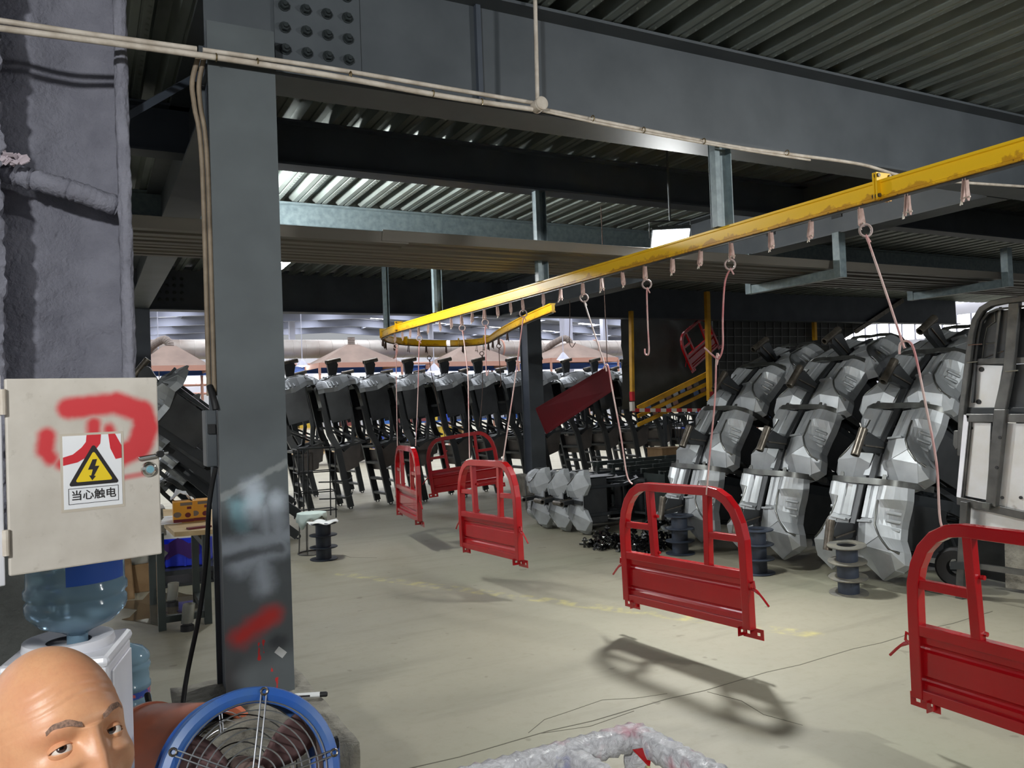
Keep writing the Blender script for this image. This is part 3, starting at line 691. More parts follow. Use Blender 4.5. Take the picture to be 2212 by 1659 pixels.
for i, y in enumerate(HY):
    o = pr_ if i == 0 else copy_tree(pr_)
    o.location = (RX_-.006, y, PZ); o.rotation_euler = (rnd.uniform(-.12, .12), 0, math.pi/2+rnd.uniform(-.5, .5))
    tag(o, ORD[i]+' pink-grey clip hanging under the near yellow track, counted from the right', 'pendant', 'clips along the conveyor')
pd_ = pendant_proto(MT['darkwire'])
for i, k in enumerate((7, 11, 15, 19, 23, 27, 31, 35, 38, 41, 44, 48, 52)):
    o = pd_ if i == 0 else copy_tree(pd_); p = loop[k]
    o.location = (p.x, p.y, PZ); o.rotation_euler = (0, rnd.uniform(-.1, .1), rnd.uniform(-1, 1))
    tag(o, ORD[i]+' dark clip hanging under the yellow loop, counted along the track', 'pendant', 'clips along the conveyor')

def wire_hook(label, pts, m_, ring=True, r=.0055, group='wire hooks on the conveyor'):
    pts = [Vector(p) for p in pts]
    t = thing('wire_hook', label, 'hook', pts[0], group)
    if ring: obj('ring', M().torus(pts[0]-Vector((0,0,.03)), .030, .0060, axis=(FW.x, FW.y, 0), n=18), MT['greywire'] if m_ is MT['pinkwire'] else m_, t, smooth=60, world=True)
    if ring: pts[0] = pts[0]-Vector((0,0,.055))
    obj('shank', M().tube(smoothpath(pts, 5), r, 8), m_, t, smooth=60, world=True)
    if ring: obj('wire_tail', M().tube([pts[0]+Vector((0,0,.004)), pts[0]+Vector((.012,-.015,-.035))], r*.9, 6), m_, t, smooth=60, world=True)
    return t
def yz(l, x=RX_): return [(x, a, b) for a, b in l]
pk, gw, dw = MT['pinkwire'], MT['greywire'], MT['darkwire']
wire_hook('upper hook carrying the left wire of the middle red gate', yz([(5.12,2.44),(5.08,2.3),(4.93,1.99),(4.87,1.87),(4.86,1.84)]), gw)
wire_hook('lower pink wire to the left corner of the middle red gate', yz([(4.90,1.86),(4.86,1.89),(4.83,1.86),(4.80,1.72),(4.72,1.4),(4.66,1.1),(4.60,1.04)]), pk, ring=False)
wire_hook('upper pink wire hook above the right of the middle red gate', yz([(3.55,2.43),(3.60,2.30),(3.63,2.1),(3.64,1.93),(3.67,1.865),(3.70,1.86),(3.80,1.93)]), pk)
wire_hook('lower wire to the right of the top bar of the middle red gate', yz([(3.70,1.82),(3.68,1.875),(3.70,1.86),(3.73,1.6),(3.79,1.3),(3.84,1.03)]), pk, ring=False)
wire_hook('upper pink wire hook leading to the nearest red gate', yz([(2.62,2.44),(2.60,2.33),(2.52,2.08),(2.45,1.85),(2.44,1.83)]), pk)
wire_hook('lower pink wire hooked under the corner of the nearest red gate', yz([(2.47,1.80),(2.46,1.85),(2.42,1.855),(2.39,1.8),(2.35,1.57),(2.31,1.3),(2.305,1.04),(2.26,1.0),(2.17,.99)]), pk, ring=False)
wire_hook('empty pink J hook hanging between the red gates', yz([(4.345,2.43),(4.35,2.3),(4.352,2.1),(4.35,1.95),(4.375,1.925),(4.395,1.94),(4.395,1.97)]), pk)
wire_hook('long wire to the right corner of the second red gate', [(RX_,6.08,2.43),(3.33,6.09,2.25),(3.27,6.11,1.88),(3.2,6.13,1.5),(3.13,6.15,1.12)], pk)
wire_hook('long wire to the left corner of the second red gate', [(RX_,7.36,2.43),(3.32,7.25,2.2),(3.25,7.05,1.9),(3.2,6.95,1.65),(3.13,6.82,1.13)], pk)
wire_hook('short empty hook behind the second red gate', yz([(6.83,2.43),(6.84,2.3),(6.85,1.95),(6.83,1.9),(6.80,1.95)]), pk)
wire_hook('wire to the left corner of the farthest narrow red gate', yz([(9.33,2.40),(9.34,2.2),(9.36,1.9),(9.40,1.15)]), pk)
wire_hook('wire to the right corner of the farthest narrow red gate', yz([(8.54,2.43),(8.58,2.2),(8.65,1.75),(8.78,1.17)]), pk)
wire_hook('wire from the yellow loop to the left of the rear red gate', [(4.62,11.40,2.38),(4.64,11.38,2.1),(4.70,11.34,1.7),(4.79,11.3,1.15)], dw)
wire_hook('wire from the yellow loop to the right of the rear red gate', [(5.34,11.05,2.42),(5.33,11.03,2.1),(5.30,11.02,1.7),(5.24,11.03,1.27)], dw)
l48 = loop[48]
wire_hook('dark empty hook hanging left of the far column', [(l48.x,l48.y,2.44),(l48.x,l48.y,2.2),(l48.x+.01,l48.y,1.9),(l48.x-.02,l48.y,1.85)], dw)
wire_hook('dark hook hanging in front of the bright roof, right of the far column', [(6.45,P(1231,650,X=6.45).y,3.125), tuple(P(1231,650,X=6.45)), tuple(P(1231,700,X=6.45)), tuple(P(1230,738,X=6.45)), tuple(P(1236,750,X=6.45)), tuple(P(1243,740,X=6.45))], dw, ring=False)

# ------------------------------------------------------------------ red gates
def holed_plate(m, L, h, t, holes, hr):
    """plate in xz from 0..L, 0..h, thickness t in y, with square-cut round-ish holes at x positions"""
    x = 0
    for hx in holes:
        m.box(x, hx-hr, 0, t, 0, h); m.box(hx-hr, hx+hr, 0, t, 0, h/2-hr*.8); m.box(hx-hr, hx+hr, 0, t, h/2+hr*.8, h); x = hx+hr
    return m.box(x, L, 0, t, 0, h)
GW, GH, GT = .525, .80, .056
def gate_proto():
    t = thing('red_gate', '', 'gate')
    sq = [(-GT/2,-GT/2),(GT/2,-GT/2),(GT/2,GT/2),(-GT/2,GT/2)]
    half = [(GW,.0),(GW,.42),(.523,.52),(.502,.61),(.465,.69),(.41,.75),(.345,.785),(.28,.795)]
    pth = [(-x,0,z) for x, z in half]+[(x,0,z) for x, z in reversed(half)]
    obj('hoop_frame', M().sweep(pth, sq, up=(0,1,0)), MT['red'], t, bevel=.005)
    for s in (-1, 1): obj('mullion', M().bar((s*.235,0,.31), (s*.255,0,.785), .044, .044, (0,1,0)), MT['red'], t, bevel=.004)
    for s in (-1, 1): obj('side_bar', M().bar((s*.25,0,.525), (s*.515,0,.525), .036, .042), MT['red'], t, bevel=.004)
    obj('top_rail', M().bar((-GW+.02,0,.315), (GW-.02,0,.315), .05, .05), MT['red'], t, bevel=.004)
    obj('bottom_rail', M().bar((-GW+.02,0,.02), (GW-.02,0,.02), .045, .05), MT['red'], t, bevel=.004)
    pf = [(.0,.295),(-.002,.255),(-.012,.245),(-.016,.235),(-.012,.225),(-.002,.215),(.0,.11),(-.010,.10),(-.014,.09),(-.010,.08),(.0,.07),(.0,.04)]
    obj('pressed_panel', M().grid([[(x, y, z) for y, z in pf] for x in (-GW+.02, GW-.02)]), MT['red'], t, solid=.003)
    for s in (-1, 1):
        m = M(); holed_plate(m, .15, .062, .004, (.035, .11), .012); m.xf(Matrix.Translation((s*GW-.075, -.034, -.06)))
        n = len(m.v); holed_plate(m, .07, .055, .004, (.035,), .011); m.xf(Matrix.Translation((s*GW-s*.055, -.03, -.045)) @ Matrix.Rotation(math.pi/2, 4, 'Z'), n)
        obj('foot_bracket', m, MT['red'], t)
        l = M().tube([(s*(GW+.02),0,.27), (s*(GW+.055),.005,.285), (s*(GW+.06),.005,.25), (s*(GW+.04),0,.235), (s*(GW+.02),0,.245)], .007, 6)
        l.tube(smoothpath([(s*(GW+.045),0,.24), (s*(GW+.09),0,.215), (s*(GW+.15),.0,.155)], 3), [.010]*3+[.007]*4, 6)
        obj('latch', l, MT['red'], t)
        for z in (.36, .60): obj('hinge_lug', M().tube([(s*.22,-.016,z), (s*.205,-.016,z)], .011, 8), MT['red'], t)
    return t
gp = gate_proto()
gates = [('middle red gate hanging in front of the silver cowls', (RX_, 4.10, .25), (0, .02, math.radians(96))),
         ('nearest red gate, cut off by the right edge of the picture', (RX_, 1.92, .22), (0, 0, math.radians(90))),
         ('second red gate hanging in front of the rear one', (3.13, 6.46, .31), (0, .03, math.radians(92))),
         ('farthest red gate, seen almost edge-on and narrow', (RX_-.02, 9.04, .34), (0, 0, math.radians(83))),
         ('rear red gate tilted behind the second one', (5.05, 11.14, .36), (0, -.13, math.radians(-38))),]
for i, (lab, loc, rot) in enumerate(gates):
    o = gp if i == 0 else copy_tree(gp); o.location = loc; o.rotation_euler = rot; tag(o, lab, 'gate', 'red gates on the conveyor')
# the dark red tilted plate, hung by one corner
pa, pb, pc_, pd2 = P(1158,883,D=9.4), P(1312,792,D=8.6), P(1324,842,D=8.6), P(1180,936,D=9.4)
rp = thing('red_plate', 'dark red sheet tilted and hung by one corner before the far column', 'plate', pa)
wire_hook('thin dark wire rising from the corner of the dark red tilted plate', [(pb.x, pb.y, 3.70), (pb.x, pb.y, 2.8), (pb.x, pb.y, pb.z-.01)], dw, ring=False, r=.005)
nrm = (pb-pa).cross(pd2-pa).normalized()
obj('sheet', M().prism([pa, pb, pc_, pd2], nrm*.004), MT['darkred'], rp, world=True)
for a, b in ((pa, pb), (pb, pc_), (pc_, pd2), (pd2, pa)): obj('folded_edge', M().bar(a+nrm*.008, b+nrm*.008, .016, .02, nrm), MT['darkred'], rp, world=True)

# ------------------------------------------------------------------ tricycle chassis: silver cowl, head tube, black frame
MT['rustplate'] = mat('brown_grey_plate', rgb(96,90,86), .4, .5, rgb(74,70,68), 3, rvar=.2)
def chassis_proto():
    t = thing('tricycle_chassis', '', 'chassis')
    arch = [(.215,-.02,.075),(.205,-.14,.092),(.208,-.20,.102),(.222,-.29,.12),(.235,-.335,.14),(.285,-.43,.138),(.37,-.52,.118)]
    sil = [(.385,-.02,-.02),(.39,-.12,-.02),(.375,-.20,-.03),(.355,-.29,-.035),(.35,-.35,-.035),(.375,-.44,-.005),(.445,-.53,.03)]
    for s in (-1, 1):
        m = M(); V = lambda y, z, d: (-d, s*y, z)
        rows = []
        for k, (a, b) in enumerate(zip(arch, sil)):
            bul = (.035, .04, .0, -.012, -.012, .0, .01)[k]; row = []
            for q in range(7):
                t_ = q/6; row.append(V(a[0]+(b[0]-a[0])*t_, a[1]+(b[1]-a[1])*t_, a[2]+(b[2]-a[2])*t_**1.4+bul*math.sin(math.pi*t_)))
            row.append(V(b[0]+.01, b[1], b[2]-.07)); rows.append(row)
        m.grid(rows)
        def face(*p): m.add([V(*q) for q in p], [tuple(range(len(p)))])
        face((.045,-.02,.03), (.215,-.02,.075), (.205,-.14,.092), (.045,-.14,.045)); face((.045,-.14,.045), (.205,-.14,.092), (.222,-.29,.12), (.05,-.30,.07)); face((.05,-.30,.07), (.222,-.29,.12), (.235,-.335,.14), (.15,-.335,.138), (.05,-.335,.105))
        A, B1, B, C_, D_ = (.05,-.335,.105), (.15,-.335,.138), (.235,-.335,.14), (.37,-.52,.118), (.445,-.53,.03)
        E_, F_, G_, K_, H_, I_, J_ = (.165,-.525,.168), (.06,-.56,.10), (.455,-.63,.015), (.39,-.545,.112), (.395,-.68,.045), (.26,-.775,.005), (.105,-.665,.08)
        def onplane(p, q, r, y, z):
            p, q, r = Vector(p), Vector(q), Vector(r); n_ = (q-p).cross(r-p); return (y, z, p.z-(n_.x*(y-p.x)+n_.y*(z-p.y))/n_.z)
        M5 = (.285,-.43,.138); E_ = onplane(B1, B, M5, .165, -.525); E_ = (E_[0], E_[1], max(.14, min(.19, E_[2])))
        K_ = onplane(M5, C_, E_, .39, -.545); H_ = onplane(E_, K_, I_, .395, -.68); J_ = onplane(F_, E_, I_, .105, -.665)
        face(A, B1, E_, F_); face(B1, B, (.285,-.43,.138), E_); face((.285,-.43,.138), C_, K_, E_); face(E_, K_, H_, I_); face(F_, E_, I_, J_); face(C_, D_, K_); face(K_, D_, G_, H_)
        face(D_, (.455,-.53,-.04), (.465,-.63,-.06), G_); face(G_, (.465,-.63,-.06), (.405,-.69,-.05), H_); face(H_, (.405,-.69,-.05), (.26,-.78,-.02), I_); face(I_, (.26,-.78,-.02), (.11,-.67,-.01), J_); face(J_, (.11,-.67,-.01), (.06,-.56,.03), F_)
        sh = obj('cowl_half', m, MT['silver'], t, solid=.004)
        for y0 in (.075, .165):     # embossed upright flutes joined by a foot
            obj('flute', M().sweep([(-.043-(y0>.1)*.024, s*y0, -.03), (-.058-(y0>.1)*.027, s*y0, -.14), (-.081-(y0>.1)*.027, s*y0, -.30)], [(-.026,-.006),(.026,-.006),(.02,.006),(-.02,.006)], up=(-1,0,0)), MT['silver'], sh)
        obj('flute_foot', M().bar((-.125, s*.06, -.335), (-.145, s*.20, -.325), .02, .03, (-1,0,0)), MT['silver'], sh, bevel=.004)
        arc = [(-.098+.0, s*(.205+.02*k/8+.175*(k/8)**2), -.15-.40*(k/8)) for k in range(9)]
        arc = [(-d_-.001, s*y_, z_) for y_, z_, d_ in ((.206,-.145,.093),(.208,-.20,.102),(.216,-.255,.112),(.226,-.315,.124),(.238,-.345,.139),(.262,-.39,.138),(.287,-.432,.136),(.325,-.475,.127),(.37,-.52,.116),(.43,-.545,.06))]
        obj('arch_groove', M().tube(arc, .009, 6), MT['rim'], sh, smooth=60)
        for k in range(3): obj('louvre', M().bar((-.062+.002*k, s*.275, -.235-.065*k), (.022, s*.352, -.24-.065*k), .028, .034, (-1, s*.6, 0)), MT['silver'], sh, bevel=.009)
    rim = [(-.075+.0, 0), (-.085, .12), (-.075, .24), (-.02, .34), (.10, .395), (.30, .405)]
    rp_ = [(x, -y, .005) for x, y in reversed(rim)]+[(x, y, .005) for x, y in rim[1:]]
    rb = obj('rim_band', M().sweep(rp_, [(-.006,-.026),(.006,-.026),(.006,.026),(-.006,.026)]), MT['rim'], t, smooth=40)
    for y in (-.21, .22): obj('lug', M().prism([(-.05,y-.02,.02),(-.05,y+.02,.02),(-.05,y+.02,.055),(-.05,y+.012,.07),(-.05,y-.012,.07),(-.05,y-.02,.055)], (.006,0,0)), MT['rim'], rb)
    obj('centre_channel', M().bar((-.04, 0, 0), (-.11, 0, -.40), .055, .03, (-1,0,0)).bar((-.11,0,-.40), (-.09,0,-.70), .06, .03, (-1,0,0)), MT['black2'], t, bevel=.004)
    obj('waist_plate', M().prism([(-.06,-.10,-.34),(-.06,.10,-.34),(-.07,.09,-.56),(-.05,.12,-.66),(-.05,-.12,-.66),(-.07,-.09,-.56)], (-.02,0,0)), MT['silver'], t)
    nk = M().prism([(-.08,-.03,-.36),(-.33,-.03,-.37),(-.36,-.03,-.45),(-.36,-.03,-.53),(-.30,-.03,-.55),(-.08,-.03,-.46)], (0,.06,0))
    ng = obj('neck_gusset', nk, MT['black2'], t, bevel=.006)
    obj('gusset_rib', M().bar((-.12,-.034,-.42), (-.34,-.034,-.50), .012, .02, (0,1,0)), MT['rusty'], ng)
    ht = obj('head_tube', M().lathe([(.024,-.36),(.036,-.36),(.038,-.375),(.036,-.39),(.036,-.58),(.038,-.595),(.036,-.61),(.024,-.61),(.024,-.36)], 18, c=(-.37,0,0)), MT['rusty'], t, smooth=40)
    L = 1.95
    for s in (-1, 1):
        obj('side_plate', M().prism([(.03,s*.33,-.14),(.58,s*.33,-.14),(.58,s*.33,-.46),(.50,s*.33,-.50),(.05,s*.33,-.52)], (0,s*.008,0)), MT['black2'], t, bevel=.003)
        obj('long_rail', M().sweep([(.05,s*.24,-.10),(.75,s*.24,-.10),(1.0,s*.27,-.16),(L,s*.27,-.16)], [(-.025,-.05),(.025,-.05),(.025,.05),(-.025,.05)]), MT['black'], t)
        obj('lower_rail', M().sweep([(.05,s*.20,-.55),(.70,s*.20,-.52),(.98,s*.25,-.42),(1.05,s*.27,-.24)], [(-.02,-.025),(.02,-.025),(.02,.025),(-.02,.025)]), MT['black'], t)
        obj('hinge_eye', M().torus((L+.012,s*.27,-.16), .026, .010, axis=(0,1,0), n=12, m=6), MT['black'], t, smooth=50)
        obj('seat_strut', M().sweep([(.62,s*.22,-.1),(.80,s*.22,-.34),(1.0,s*.24,-.62)], [(-.016,-.016),(.016,-.016),(.016,.016),(-.016,.016)]), MT['black'], t)
    obj('floor_plate', M().box(.02, .40, -.32, .32, -.530, -.522), MT['black2'], t)
    obj('battery_tray', M().bar((1.0,-.27,-.62), (1.0,.27,-.62), .035, .035).bar((1.0,-.27,-.12), (1.0,.27,-.12), .035, .035).bar((1.0,-.25,-.62), (1.0,-.25,-.12), .035, .035).bar((1.0,.25,-.62), (1.0,.25,-.12), .035, .035).box(1.0, 1.03, -.25, .25, -.5, -.3), MT['black'], t)
    obj('rear_plate', M().box(1.08, 1.42, -.24, .24, -.205, -.197), MT['rustplate'], t)
    obj('mid_plate', M().prism([(1.02,.245,-.16),(1.40,.245,-.16),(1.36,.245,-.44),(1.02,.245,-.56)], (0,.006,0)), MT['rustplate'], t)
    for x in (.35, 1.28, 1.55, 1.8): obj('cross_member', M().bar((x,-.26,-.14), (x,.26,-.14), .04, .05), MT['black'], t)
    return t
cp = chassis_proto(); first = [True]
def place_chassis(label, mtx, group):
    o = cp if first[0] else copy_tree(cp); first[0] = False
    o.matrix_world = mtx; o.rotation_mode = 'XYZ'
    loc, rot, sc = mtx.decompose(); o.location = loc; o.rotation_euler = rot.to_euler(); o.scale = sc
    return tag(o, label, 'chassis', group)
RYm = lambda d: Matrix.Rotation(math.radians(d), 4, 'Y')
RZm = lambda d: Matrix.Rotation(math.radians(d), 4, 'Z')
RXm = lambda d: Matrix.Rotation(math.radians(d), 4, 'X')
T_ = lambda x, y, z: Matrix.Translation((x, y, z))
LV = [(5.83, .85, 12), (6.30, 1.44, 29), (6.80, 1.90, 42), (7.36, 2.12, 60), (8.05, 2.26, 72)]
for nm, y, n in (('left-hand', 6.90, 4), ('middle', 5.74, 4), ('right-hand', 4.66, 4)):
    for k in range(n):
        x, z, a = LV[k]
        lv = ['bottom', 'second', 'third', 'fourth', 'topmost'][k]
        place_chassis('%s silver-cowled chassis of the %s leaning stack' % (lv, nm), T_(x+(.05 if nm == 'left-hand' and k > 1 else 0)*k, y+rnd.uniform(-.03, .03), z) @ RZm(rnd.uniform(-2, 2)) @ RYm(a), 'leaning stacks of silver-cowled chassis')
# three lying on their side
for k, (x, y) in enumerate(((5.22, 9.46), (5.28, 9.10), (5.34, 8.74))):
    place_chassis(['leftmost', 'middle', 'rightmost'][k]+' of three silver-cowled chassis lying on their sides', T_(x, y, .395) @ RZm(-6) @ RXm(-90) @ Matrix.Scale(.84, 4), 'chassis lying on their sides')
# upright rows behind
def upright(label, x, y, lean, rz, group, sc=1.0):
    m = RYm(-lean) @ RZm(180+rz) @ RYm(90) @ Matrix.Scale(sc, 4)
    foot = m @ Vector((1.98, .27, -.16)); foot2 = m @ Vector((1.98, -.27, -.16))
    z = -min(foot.z, foot2.z)
    place_chassis(label, T_(x, y, z) @ m, group)
k = 0
for i in range(8): upright(ORD[i]+' upright black chassis in the front row, counted from the near column', 2.55+.665*i+rnd.uniform(-.05, .05), 13.25+rnd.uniform(-.15, .15), 11+rnd.uniform(-1.5, 1.5), rnd.uniform(-6, 6), 'upright chassis in rows', 1.02)
for i in range(6): upright(ORD[i]+' upright black chassis right of the far column, counted from it', 8.15+.68*i+rnd.uniform(-.04, .04), 13.75+rnd.uniform(-.1, .1), 12+rnd.uniform(-1.5, 1.5), rnd.uniform(-5, 5), 'upright chassis in rows', 1.02)
for i in range(12): upright(ORD[i]+' upright chassis of the row behind, counted from the left', 2.4+.82*i+rnd.uniform(-.06, .06), 15.4+rnd.uniform(-.2, .2), 11+rnd.uniform(-2, 2), rnd.uniform(-8, 8), 'upright chassis in rows', .98)
for i in range(4):
    m = RYm(-52+3*i) @ RZm(180+8*i-10) @ RYm(90) @ Matrix.Scale(1.05, 4)
    place_chassis(ORD[i]+' chassis of the heap lying askew behind the cabinet door, from the top', T_(.55+.12*i, 10.2+.45*i, 1.55-.28*i) @ m, 'heap of chassis behind the cabinet door')

# ------------------------------------------------------------------ reels
def reel(label, x, y, tilt, dusty, lid=None, sc=1.0):
    t = thing('cable_reel', label, 'cable reel', (x, y, 0), 'plastic cable reels', rot=tilt)
    zs = [.006, .135, .265, .395]
    rim = MT['reel_dusty'] if dusty else MT['reel']
    for i, z in enumerate(zs):
        top = i == 3
        pr = [(.075 if top else .05, z-.006), (.145, z-.006), (.15, z-.002), (.15, z+.004), (.145, z+.007), (.075 if top else .05, z+.007)]
        obj('flange', M().lathe([(r*sc, h) for r, h in pr], 32, closed=True), rim, t, smooth=40)
        if i < 3: obj('drum', M().lathe([(.082*sc, z+.006), (.082*sc, zs[i+1]-.006)], 28), MT['reel'], t, smooth=40)
    obj('core', M().lathe([(.055*sc, .02), (.055*sc, .39)], 20), MT['rubber'], t, smooth=40)
    return t
def gp_(px, py): p = P(px, py, Z=0); return p.x, p.y
reel('dark reel under the head tube of the left-hand stack', *gp_(1470, 1196), (0, 0, 0), False)
reel('dark reel under the head tube of the middle stack', *gp_(1638, 1238), (.0, -.0, 0), False)
reel('dusty reel under the head tube of the right-hand stack', *gp_(1834, 1282), (.05, -.07, 0), True)
x, y = gp_(700, 1208)
reel('reel with a white disc on top beside the wire stool', x, y, (0, 0, 0), False)
wd = M(); rows = []
for i in range(6):
    r = .165*i/5; rows.append([(x+r*math.cos(a*math.pi/18)*(1+.06*math.sin(a*.9)*(i == 5)), y+r*math.sin(a*math.pi/18), .408+.012*math.sin(a*math.pi/18*5)*(i/5)) for a in range(37)])
tag(obj('white_disc', wd.grid(rows), MT['whitecloth'], smooth=60, solid=.004), 'crumpled white disc lying on the reel by the stool', 'disc')
# wire stool with a cloth
sx, sy = gp_(676, 1195)
st = thing('wire_stool', 'wire-legged stool with a pale cyan cloth beside the reel', 'stool', (sx, sy, 0))
for i in range(8):
    a = i*math.pi/4+.2; obj('leg', M().tube([(.165*math.cos(a), .165*math.sin(a), .0), (.145*math.cos(a), .145*math.sin(a), .43)], .005, 6), MT['rawsteel'], st)
obj('base_ring', M().torus((0,0,.006), .165, .006, axis=(0,0,1), n=28, m=6), MT['rawsteel'], st, smooth=60); obj('top_ring', M().torus((0,0,.42), .148, .006, axis=(0,0,1), n=28, m=6), MT['rawsteel'], st, smooth=60)
obj('seat', M().lathe([(0,.43),(.15,.43),(.155,.44),(.15,.455),(0,.46)], 24), mat('orange_seat', rgb(206,110,60), .5), st, smooth=40)
rows = []
for i in range(9):
    row = []
    for a in range(41):
        th = a*math.pi/20; ov = .05+.09*max(0, math.sin(th*2+.5))+.03*math.sin(th*7); r = .165*i/6 if i <= 6 else .172+.004*math.sin(th*9); z = .466-.004*(i/6)**4 if i <= 6 else .455-ov*(i-6)/2
        row.append((sx+r*math.cos(th), sy+r*math.sin(th), z))
    rows.append(row)
tag(obj('seat_cloth', M().grid(rows), MT['cloth'], smooth=60, solid=.003), 'pale cyan cloth draped over the wire stool', 'cloth')
# thin black wire stand at the foot of the front row
ws = thing('wire_stand', 'thin black wire stand in front of the leftmost upright chassis', 'stand', (2.72, 12.0, 0))
for dx, dy in ((0,0),(.14,0),(0,.3),(.14,.3),(.55,0),(.55,.3)): obj('leg', M().tube([(dx,dy,0),(dx+.02,dy,1.05)], .010, 6), MT['black'], ws)
for z in (.12, .4, .7, 1.05):
    obj('shelf_wire', M().tube([(0,0,z),(.57,0,z),(.57,.3,z),(0,.3,z)], .009, 6, closed=True), MT['black'], ws)
for z in (.3, .55): obj('peg', M().tube(smoothpath([(.3,-.02,z),(.55,-.15,z),(.72,-.18,z+.02),(.76,-.18,z+.08)], 4), .010, 6), MT['black'], ws)
# ------------------------------------------------------------------ floodlights
def floodlight(label, loc, aim, watts, sc=1.0):
    loc, aim = Vector(loc), Vector(aim); q = (aim-loc).to_track_quat('-Z', 'Y')
    t = thing('floodlight', label, 'floodlight', loc, 'workshop floodlights')
    R4 = q.to_matrix().to_4x4()
    def pt(m): m.xf(R4); return m
    w, h = .16*sc, .11*sc
    obj('housing', pt(M().box(-w,w,-h,h,.012,.05).box(-w*.7,w*.7,-h*.7,h*.7,.05,.08)), MT['lampbody'], t, bevel=.004)
    for i in range(6): obj('cooling_fin', pt(M().box(-w*.65+i*w*.26,-w*.65+i*w*.26+.006,-h*.7,h*.7,.08,.10)), MT['lampbody'], t)
    obj('lens', pt(M().box(-w*.92,w*.92,-h*.9,h*.9,.006,.014)), MT['led'], t)
    up = R4.inverted() @ Vector((0,0,1))
    obj('bracket', M().tube([R4 @ Vector((-w-.01,0,.03)), R4 @ Vector((-w-.01,0,.03))+Vector((0,0,.14)), R4 @ Vector((w+.01,0,.03))+Vector((0,0,.14)), R4 @ Vector((w+.01,0,.03))], .008, 6).tube([Vector((0,0,.16)), Vector((0,0,3.70-loc.z))], .010, 6), MT['lampbody'], t)
    l = area_light('floodlight_beam', loc+(aim-loc).normalized()*.006, aim, (w*1.8, h*1.7), watts, (.97, .99, .97), math.radians(132)); l.parent = t; l.location = l.location-loc
    return t
for lab, (loc, aim, w) in zip(('bright floodlight above the yellow track', 'floodlight high up left of the near column', 'floodlight just right of the near column, under the deck', 'unseen floodlight added behind the viewer on the left', 'unseen floodlight added behind the viewer on the right'), LAMPS): floodlight(lab, loc, aim, w)

# ------------------------------------------------------------------ stacked dark frames and black brackets
fpile = []
for k in range(5):
    x0, y0 = 6.15+.02*k, 9.35-.34*k; L = 1.75; hgt = .74-.015*k
    t = thing('ladder_frame', ORD[k]+' dark frame leaning on edge behind the lying cowls, from the back', 'frame', (x0, y0, 0), 'dark frames standing on edge')
    for z in (.06, hgt*.52, hgt): obj('long_rail', M().bar((0,0,z), (L,.05,z), .035, .06), MT['greenblack'], t, bevel=.003)
    for i in range(5): obj('stile', M().bar((.08+i*.4,.0,.03), (.08+i*.4,0,hgt+.03), .045, .05, (0,1,0)), MT['greenblack'], t, bevel=.003)
    for i in (0, 2, 4):
        for z in (.22, .56, hgt+.03): obj('pin', M().tube([(.04+i*.4,-.09,z), (.04+i*.4,.06,z)], .007, 6), MT['rim'], t)
    if k == 4: obj('end_plate', M().box(-.01, .005, -.12, .30, .05, hgt), MT['greenblack'], t)
br_m = M(); br_m.box(-.05,.05,-.012,.012,-.012,.012).box(-.05,-.04,-.02,.02,-.02,.035).box(.035,.05,-.025,.025,-.03,.025).box(-.01,.01,-.01,.01,0,.06)
br_m.torus((.058,0,.0), .016, .006, axis=(0,1,0), n=10, m=5)
br_me = mesh_of('black_bracket', br_m, MT['gloss_black'])
r2 = random.Random(11)
for i in range(110):
    cx_, cy_, hh = ((5.02, 7.42, .24), (5.22, 7.06, .30), (5.5, 7.1, .46))[i % 3]
    u = r2.random()**.6; a = r2.uniform(0, 6.283); z = r2.uniform(.035, max(.05, hh*(1-u)))
    o = bpy.data.objects.new('black_bracket', br_me); COL.objects.link(o)
    o.location = (cx_+.24*u*math.cos(a), cy_+.24*u*math.sin(a), z); o.rotation_euler = (r2.uniform(0,6), r2.uniform(0,6), r2.uniform(0,6))
    tag(o, 'small glossy black bracket in the heap left of the reels', 'bracket', 'heap of glossy black brackets')

# ------------------------------------------------------------------ cargo beds standing at the right edge
BX = 5.95
def poly(pts, X=BX): return [tuple(P(a, b, X=X)) for a, b in pts]
lo = thing('cargo_bed', 'lower upright cargo bed with bright zinc panels at the right edge', 'cargo bed', (BX, 3.6, .0))
def plate(name, m_, px, X, t, parent, **k): return obj(name, M().prism(poly(px, X), (t, 0, 0)), MT[m_], parent, world=True, **k)
plate('zinc_panel', 'sheetsteel', [(2092,912),(2140,914),(2132,1080),(2078,1070)], BX, .01, lo)
plate('zinc_panel', 'sheetsteel', [(2172,914),(2330,918),(2330,1130),(2156,1092)], BX, .01, lo)
plate('hat_channel', 'rawsteel', [(2146,884),(2172,884),(2150,1096),(2128,1090)], BX-.05, .05, lo, bevel=.006)
plate('edge_strip', 'white', [(2082,896),(2093,898),(2075,1076),(2066,1073)], BX-.03, .03, lo)
plate('edge_angle', 'rawsteel', [(2093,898),(2099,898),(2081,1078),(2075,1076)], BX-.02, .02, lo)
plate('top_rail', 'rawsteel', [(2086,894),(2330,894),(2330,914),(2088,912)], BX-.03, .04, lo, bevel=.004)
plate('bottom_rail', 'rawsteel', [(2066,1072),(2330,1132),(2330,1150),(2066,1090)], BX-.03, .06, lo, bevel=.004)
plate('channel_end', 'rim', [(2122,1085),(2138,1088),(2137,1100),(2121,1097)], BX-.07, .02, lo)
plate('side_panel', 'sheetsteel', [(2090,1094),(2330,1145),(2330,1210),(2088,1140)], BX+.05, .02, lo)
plate('leg', 'rawsteel', [(2074,1082),(2090,1085),(2078,1300),(2062,1300)], BX-.06, .05, lo, bevel=.004)
plate('cross_bar', 'rawsteel', [(2078,1212),(2330,1250),(2330,1262),(2077,1224)], BX+.02, .03, lo)
